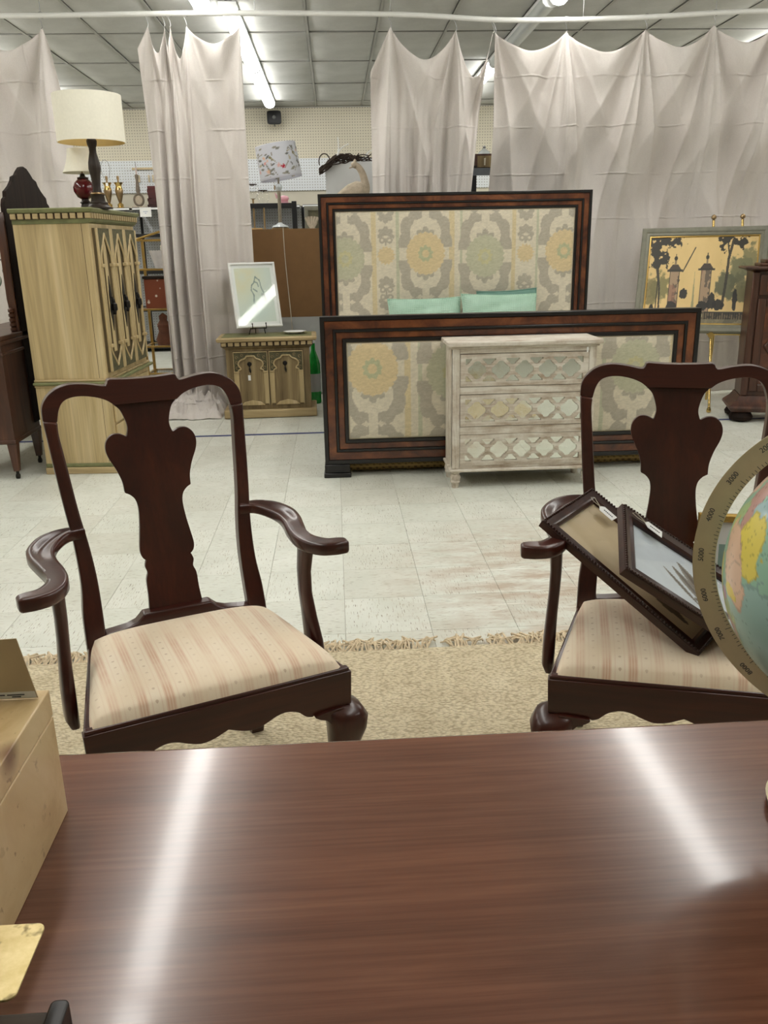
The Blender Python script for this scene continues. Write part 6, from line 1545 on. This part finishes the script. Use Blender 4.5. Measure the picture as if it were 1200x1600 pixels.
for k in range(16):     # flowers
    x, z = rs.uniform(0, 1.23), rs.uniform(0.04, 0.26); r = rs.uniform(0.012, 0.024)
    k_ = np.arctan2(V-z, U-x); c = blend(c, np.hypot(U-x, V-z) < r*(0.8+0.25*np.sin(5*k_)), rs.choice([(226, 150, 140), (232, 190, 160), (226, 176, 170)]), 0.9)
for x, z in ((0.97, 0.09), (0.40, 0.10)):
    k_ = np.arctan2(V-z, U-x); c = blend(c, np.hypot(U-x, V-z) < 0.022*(0.8+0.3*np.sin(5*k_)), (190, 40, 62))
for x, z in ((0.86, 0.18), (1.10, 0.20), (0.2, 0.17)):
    d, t = seg_d(U, V, (x, z), (x+0.06, z-0.055)); c = blend(c, d < 0.008*(1.1-t), (150, 140, 100)); c = blend(c, np.hypot(U-x, V-z) < 0.012, (140, 130, 90))
c = blend(c, V < 0.016, (206, 206, 216)); setcol(o.data, np.c_[lina(c), np.ones(len(c))])
o.location = (0.012, 0, 0.595); o.rotation_euler = (0, math.radians(-8.5), 0)
B().tube([(0.006, -0.001, 0.50), (-0.03, -0.08, 0.46), (-0.03, -0.08, 0.385)], 0.0012, 5).obj('pull_chain', M['wire'], fl)
B().tube([(-0.03, -0.08, 0.385), (-0.03, -0.08, 0.345)], 0.006, 8).obj('pull_tassel', M['old_brass'], fl)
B().tube(crom([(0.03, -0.06, 0.012), (0.03, -0.095, 0.012), (0.03, -0.106, -0.02), (0.034, -0.108, -0.25), (0.046, -0.108, -0.50), (0.062, -0.108, -0.78), (0.07, -0.11, -0.98)], 5), 0.004, 6).obj('cord', M['string'], fl)
tag(B().box(-0.80, -0.66, 8.45, 8.56, 1.580, 1.592).obj('small_book', plain('tan_cover', (200, 160, 104), 0.7), None, bevel=0.002), 'small tan book lying on the hardboard case left of the floral lamp', 'book')
# black framed mirror frame, olive frame and trinkets further back
bf = thing('black_frame', 'large empty black picture frame standing behind the floral lamp', 'picture frame', (-1.55, 10.0, 1.02))
b = B()
for x0, x1, z0, z1 in ((0, 1.16, 0.82, 0.868), (0, 1.16, 0, 0.05), (0, 0.05, 0.05, 0.82)): b.box(x0, x1, 0, 0.03, z0, z1)
b.obj('frame', M['black_metal'], bf, bevel=0.004)
B().box(1.11, 1.165, -0.006, 0.036, 0.0, 0.885).obj('frame_post', M['black_metal'], bf, bevel=0.004)
st = thing('low_shelf_unit', 'white low shelf unit standing behind the hardboard case', 'shelving', (-1.75, 9.75, 0))
B().box(0, 2.5, 0, 0.7, 0.98, 1.018).obj('top', M['steel_white'], st, bevel=0.003)
for x in (0, 1.23, 2.46): B().box(x, x+0.04, 0.02, 0.68, 0, 0.98).obj('side', M['steel_white'], st)
for z in (0.08, 0.52): B().box(0.04, 2.46, 0.03, 0.67, z, z+0.02).obj('shelf', M['steel_white'], st)
of = thing('olive_frame', 'olive green framed picture standing behind the corner of the headboard', 'picture frame', (-0.312, 10.35, 1.02))
mitre_ring(B(), 0, 0.5, 0, 0.845, [(0, -0.02), (0, 0.01), (0.02, 0.016), (0.045, 0.008), (0.05, -0.02)]).obj('frame', M['sage'], of)
B().box(0.045, 0.455, 0.045, 0.80, -0.018, -0.006).obj('canvas', plain('olive_canvas', (96, 92, 70), 0.8, vary=0.4), of)
of.rotation_euler = (PI/2, 0, 0)
tr = thing('white_figurine', 'small white shell figurine standing before the olive frame', 'figurine', (-0.225, 10.16, 1.018))
B().lathe([(0.05, 0), (0.04, 0.02), (0.02, 0.3), (0.018, 0.58), (0.05, 0.60)], 16).obj('stand', M['white_paint'], tr)
for k in range(5):
    a = -0.9+k*0.45; B().tube(crom([(0, 0, 0.60), (0.05*math.sin(a), 0, 0.66), (0.09*math.sin(a), 0, 0.70+0.03*math.cos(a))], 4), [0.022]*5+[0.016]*4, 8).obj('shell', M['stone'], tr)
pk = thing('pink_fish', 'pink glass fish ornament on the far side of the floral lamp stem', 'ornament', (-0.525, 10.05, 1.905))
B().lathe([(0.0, -0.07), (0.03, -0.05), (0.045, 0.0), (0.03, 0.045), (0.0, 0.06)], 16).obj('body', M['pink'], pk); pk.children[-1].rotation_euler = (0, PI/2, 0.0); pk.children[-1].location = (0, 0, 0.03); pk.children[-1].scale = (0.8, 0.5, 1.0)
B().prism([(-0.05, 0.04), (-0.10, 0.10), (-0.085, 0.03)], lambda u, v, w: (u, w, v), -0.006, 0.006).obj('tail', M['pink'], pk)
B().box(-0.05, 0.05, -0.03, 0.03, -0.0165, 0.001).obj('foot', M['pink'], pk)
# glass oil lamp pieces with dark rims at the left edge of that gap
for k, (x, z) in enumerate(((-0.725, 1.975), (-0.64, 1.93))):
    g_ = thing('glass_bowl', ['clear glass bowl with a dark rim, left one above the hardboard case', 'clear glass bowl with a dark rim, right one above the hardboard case'][k], 'bowl', (x*10.2/8.4, 10.2+0.16*k, 1.018), 0, 'glass bowls')
    zz = (1.4+(z-1.4)*10.2/8.4)-1.018
    B().lathe([(0.05, 0.0), (0.012, 0.01), (0.010, zz-0.16), (0.03, zz-0.15)], 14).obj('stem', M['old_brass'], g_)
    B().lathe(crom([(0.03, zz-0.15), (0.065, zz-0.10), (0.070, zz-0.05), (0.05, zz-0.004)], 4), 20, caps=False).obj('bowl', M['glass'], g_)
    B().lathe([(0.052, zz-0.004), (0.056, zz), (0.05, zz+0.004), (0.0, zz-0.02)], 20).obj('rim', M['twig'], g_)
# white board, twig bundle, goose
wb = thing('white_board', 'tall white board with clipped corners standing behind the headboard', 'board', (-0.045, 9.0, 0))
B().prism([(0, 0.02), (0.52, 0.02), (0.52, 2.13), (0.45, 2.215), (0.10, 2.215), (0.0, 2.135)], lambda u, v, w: (u, w, v), 0.0, 0.05).obj('board', plain('white_board', (206, 208, 208), 0.6, vary=0.03), wb, bevel=0.003)
B().box(-0.06, 0.58, -0.10, 0.16, 0.0, 0.02).obj('foot', M['grey_wall'], wb, bevel=0.003)
tw = thing('twig_bundle', 'dark twig vine bundle lying along the top of the white board', 'branches', (-0.045, 9.02, 2.215))
rs = random.Random(5)
for k in range(70):
    x = rs.uniform(-0.10, 0.36); L = rs.uniform(0.10, 0.26); z = rs.uniform(0.008, 0.055); y = rs.uniform(-0.03, 0.04)
    drop = 0.0
    P_ = []
    for q in range(5):
        f = q/4; xx = x-0.03+L*(f-0.3); zz = z+0.012*math.sin(5*f+k)
        if xx < 0.10: zz -= (0.10-xx)*0.78
        P_.append((max(xx, -0.05-0.01*rs.random()), y-0.05*(xx < 0.1)+0.01*math.sin(3*f+k), max(zz, -0.10)+0.02*math.sin(k*1.7+q)))
    B().tube(crom(P_, 3), 0.0055, 5).obj('twig', M['twig'], tw)
B().tube([(-0.005+0.055*math.cos(a), -0.02, 0.0+0.075*math.sin(a)) for a in np.linspace(-0.2, 3.6, 14)], 0.006, 6).obj('loop', M['twig'], tw)
for P_ in ([(0.13, 0, 0.05), (0.14, 0, 0.13), (0.135, 0, 0.225)], [(0.12, 0, 0.05), (0.16, 0, 0.12), (0.24, 0, 0.165)], [(0.40, 0, 0.03), (0.44, 0, 0.09), (0.52, 0, 0.11)]):
    B().tube(crom(P_, 4), [0.009]*4+[0.006]*5, 7).obj('white_antler', M['white_paint'], tw)
gs = thing('goose_statue', 'weathered concrete goose with a long neck rising behind the headboard', 'statue', (0.245, 8.60, 0))
B().box(-0.22, 0.22, -0.15, 0.15, 0.0, 1.77).obj('pedestal', M['stone'], gs, bevel=0.01)
rings = []
for x, z, r in ((-0.21, 1.86, 0.010), (-0.16, 1.865, 0.05), (-0.08, 1.875, 0.10), (0.0, 1.885, 0.12), (0.06, 1.885, 0.11), (0.10, 1.90, 0.08), (0.125, 1.91, 0.02)):
    rings.append([(x, r*0.85*math.cos(a), z+r*math.sin(a)) for a in [2*PI*k/18 for k in range(18)]])
B().rings(rings).obj('body', M['stone'], gs, smooth=80)
nk = crom([(0.060, 0, 1.88), (0.085, 0, 1.95), (0.080, 0, 2.02), (0.055, 0, 2.09), (0.02, 0, 2.135), (-0.012, 0, 2.145), (-0.032, 0, 2.133)], 5)
B().tube(nk, list(np.interp(np.linspace(0, 1, len(nk)), [0, 0.3, 0.7, 0.85, 0.95, 1], [0.065, 0.036, 0.027, 0.034, 0.025, 0.010])), 12, up=(0, 1, 0)).obj('neck', M['stone'], gs, smooth=80)
B().tube([(-0.03, 0, 2.132), (-0.062, 0, 2.120)], [0.011, 0.004], 8).obj('beak', M['stone'], gs)
B().lathe([(0.0, 0.0), (0.016, 0.008), (0.014, 0.03), (0.0, 0.045)], 10, (-0.004, 0, 2.158)).obj('crest', M['stone'], gs)
for s in (-1, 1):
    B().rings([[(x, s*(0.07+r*0.3*math.cos(a)), 1.895+r*1.15*math.sin(a)-0.15*abs(x+0.02)) for a in [2*PI*k/12 for k in range(12)]] for x, r in ((0.07, 0.02), (0.03, 0.06), (-0.05, 0.06), (-0.13, 0.03), (-0.18, 0.006))]).obj('wing', M['stone'], gs, smooth=80)
# steel shelf with a wooden box in the gap between the curtains
gsf = thing('grey_steel_rack', 'grey bolted steel rack seen in the gap between the middle and right curtains', 'shelving', (1.50, 9.6, 0))
for x in (0.045, 0.95):
    for y in (0.0, 0.40):
        B().box(x-0.025, x+0.025, y-0.003, y, 0, 2.21).box(x-0.025, x-0.021, y, y+0.035, 0, 2.21).obj('post', M['black_metal'], gsf)
for z in (0.3, 0.9, 1.5, 2.13):
    B().box(0.02, 0.975, 0.0, 0.43, z+0.03, z+0.045).obj('shelf', M['black_metal'], gsf, bevel=0.002)
    B().box(0.02, 0.975, -0.008, -0.003, z-0.02, z+0.055).obj('beam', plain('grey_beam', (96, 100, 106), 0.4), gsf, bevel=0.002)
wbx = thing('wooden_crate', 'small brown wooden box with a carved front on the steel rack between curtains', 'box', (1.555, 9.64, 2.175))
B().box(0, 0.26, 0, 0.22, 0.0, 0.155).obj('body', M['walnut'], wbx, bevel=0.003)
B().box(0.03, 0.23, -0.006, 0.0, 0.02, 0.135).obj('front_panel', M['oak_old'], wbx, bevel=0.003)
B().prism([(0.10, 0.04), (0.115, 0.04), (0.12, 0.115), (0.10, 0.11)], lambda u, v, w: (u, w, v), -0.009, -0.006).obj('inlay', M['string'], wbx)
gc = thing('glass_cover', 'clear glass bell with a silver knob on the wooden box between the curtains', 'glassware', (1.67, 9.72, 2.33))
B().lathe(crom([(0.065, 0.0), (0.06, 0.02), (0.03, 0.045), (0.012, 0.06)], 4), 20).obj('bell', M['crystal'], gc)
B().lathe([(0.012, 0.06), (0.02, 0.075), (0.0, 0.09)], 12).obj('knob', M['wire'], gc)
# green bottles beside the small cabinet
for k, (x, y, h) in enumerate(((-0.215, 7.93, 0.56), (-0.085, 7.97, 0.50))):
    gb = thing('green_bottle', ['tall green plastic bottle just right of the little cabinet', 'green plastic bottle half hidden by the bed corner'][k], 'bottle', (x, y, 0.0), 0, 'green bottles')
    B().lathe([(0.055, 0.0), (0.058, 0.01), (0.058, h*0.65), (0.045, h*0.75), (0.02, h*0.88), (0.018, h)], 20).obj('bottle', M['green_glass'], gb)
    B().lathe([(0.021, h), (0.021, h+0.02), (0.0, h+0.022)], 14).obj('cap', M['white_paint'], gb)
    B().lathe([(0.0588, h*0.2), (0.0588, h*0.5)], 20, caps=False).obj('label_band', M['grey_wall'], gb)
# brass etagere behind the armoire
et = thing('brass_etagere', 'slim gold metal and glass shelf stand between the armoire and the bunched curtain', 'shelving', (-1.76, 7.98, 0))
EX, EY = 0.44, 0.30
for x in (0, EX):
    for y in (0, EY): B().box(x-0.012, x+0.012, y-0.012, y+0.012, 0.0, 1.50).obj('post', M['gold'], et, bevel=0.002)
for z in (0.30, 0.55, 0.885, 1.235, 1.488):
    b = B(); b.box(0, EX, -0.010, 0.010, z, z+0.016).box(0, EX, EY-0.010, EY+0.010, z, z+0.016).box(-0.010, 0.010, 0, EY, z, z+0.016).box(EX-0.010, EX+0.010, 0, EY, z, z+0.016).obj('shelf_frame', M['gold'], et, bevel=0.002)
    if z < 1.4: B().box(0.01, EX-0.01, 0.01, EY-0.01, z+0.008, z+0.015).obj('glass_shelf', M['glass'], et, smooth=0)
B().tube([(0, 0, 1.50), (EX/2, 0, 1.565), (EX, 0, 1.50)], 0.010, 8).obj('top_arch', M['gold'], et)
ls2 = thing('spare_lampshade', 'plain white tapered lampshade standing upside down on the gold shelf stand', 'lampshade', (-1.56, 8.13, 1.253))
shade(B(), 0.070, 0.115, 0.0, 0.155).obj('shade', plain('white_shade', (222, 220, 222), 0.8), ls2)
B().tube([(0, 0, 0.0), (0, 0, 0.2)], 0.010, 8).obj('candle_stub', M['lampshade'], ls2)
rb = thing('rust_box', 'rust red box with white dots standing on the gold shelf stand', 'box', (-1.74, 8.02, 0.901))
B().box(0.01, 0.33, 0.01, 0.20, 0.0, 0.26).obj('body', M['rust'], rb, bevel=0.006)
B().box(0.0, 0.34, 0.0, 0.21, 0.26, 0.285).obj('lid', M['bronze'], rb, bevel=0.004)
bt_ = thing('brown_figures', 'brown carved figure on the middle shelf of the gold stand', 'figurine', (-1.60, 8.10, 0.566))
B().lathe([(0.07, 0), (0.08, 0.05), (0.05, 0.12), (0.06, 0.18), (0.035, 0.22), (0.04, 0.26), (0.0, 0.29)], 16).obj('body', plain('terracotta', (104, 62, 42), 0.7, vary=0.3), bt_)
# plant at the left edge
pt_ = thing('potted_fig', 'potted leafy green fig with drooping leaves behind the dressing table mirror', 'plant', (-2.85, 6.75, 0))
B().lathe([(0.12, 0.0), (0.16, 0.25), (0.17, 0.26), (0.15, 0.26), (0.145, 0.22), (0.0, 0.22)], 24).obj('pot', plain('clay_pot', (120, 80, 60), 0.8), pt_)
B().tube(crom([(0, 0, 0.22), (0.02, 0, 0.6), (-0.01, 0, 1.0), (0.03, 0, 1.4)], 5), 0.014, 8).obj('trunk', M['twig'], pt_)
leafm = B()
def leaf_fn(u, v):
    t = v; w = 0.022*math.sin(PI*t)**0.8*(1-0.3*t); return ((2*u-1)*w, 0.01*math.sin(PI*t), -0.085*t+0.006*(2*u-1)**2)
lf = leafm.grid(leaf_fn, 4, 8).obj('leaf', M['leaf'], pt_, solid=0.0008)
rs = random.Random(8); spots = [(0.345, -0.02, 1.35), (0.365, 0.02, 1.33), (0.39, 0.0, 1.335), (0.41, 0.0, 1.43), (0.375, -0.03, 1.30), (0.40, -0.01, 1.46), (0.355, 0.01, 1.37)]
for k in range(60):
    if k < len(spots): p = spots[k]
    else: p = (rs.uniform(-0.25, 0.30), rs.uniform(-0.2, 0.2), rs.uniform(1.0, 1.75))
    o = lf if k == 0 else share(lf, pt_)
    o.location = p; o.rotation_euler = (rs.uniform(-0.6, 0.6), rs.uniform(-0.6, 0.6), rs.uniform(0, 6.3)); s_ = rs.uniform(0.8, 1.25); o.scale = (s_, s_, s_)
for k in range(7):
    a = k*0.9; r = 0.38 if k == 0 else 0.24
    B().tube(crom([(0.01, 0, 1.0+0.05*k), (0.5*r*math.cos(a), 0.5*r*math.sin(a)*0.6, 1.25+0.06*k), (r*math.cos(a), r*math.sin(a)*0.5, 1.38+0.05*k)], 4), 0.004, 5).obj('branch', M['twig'], pt_)
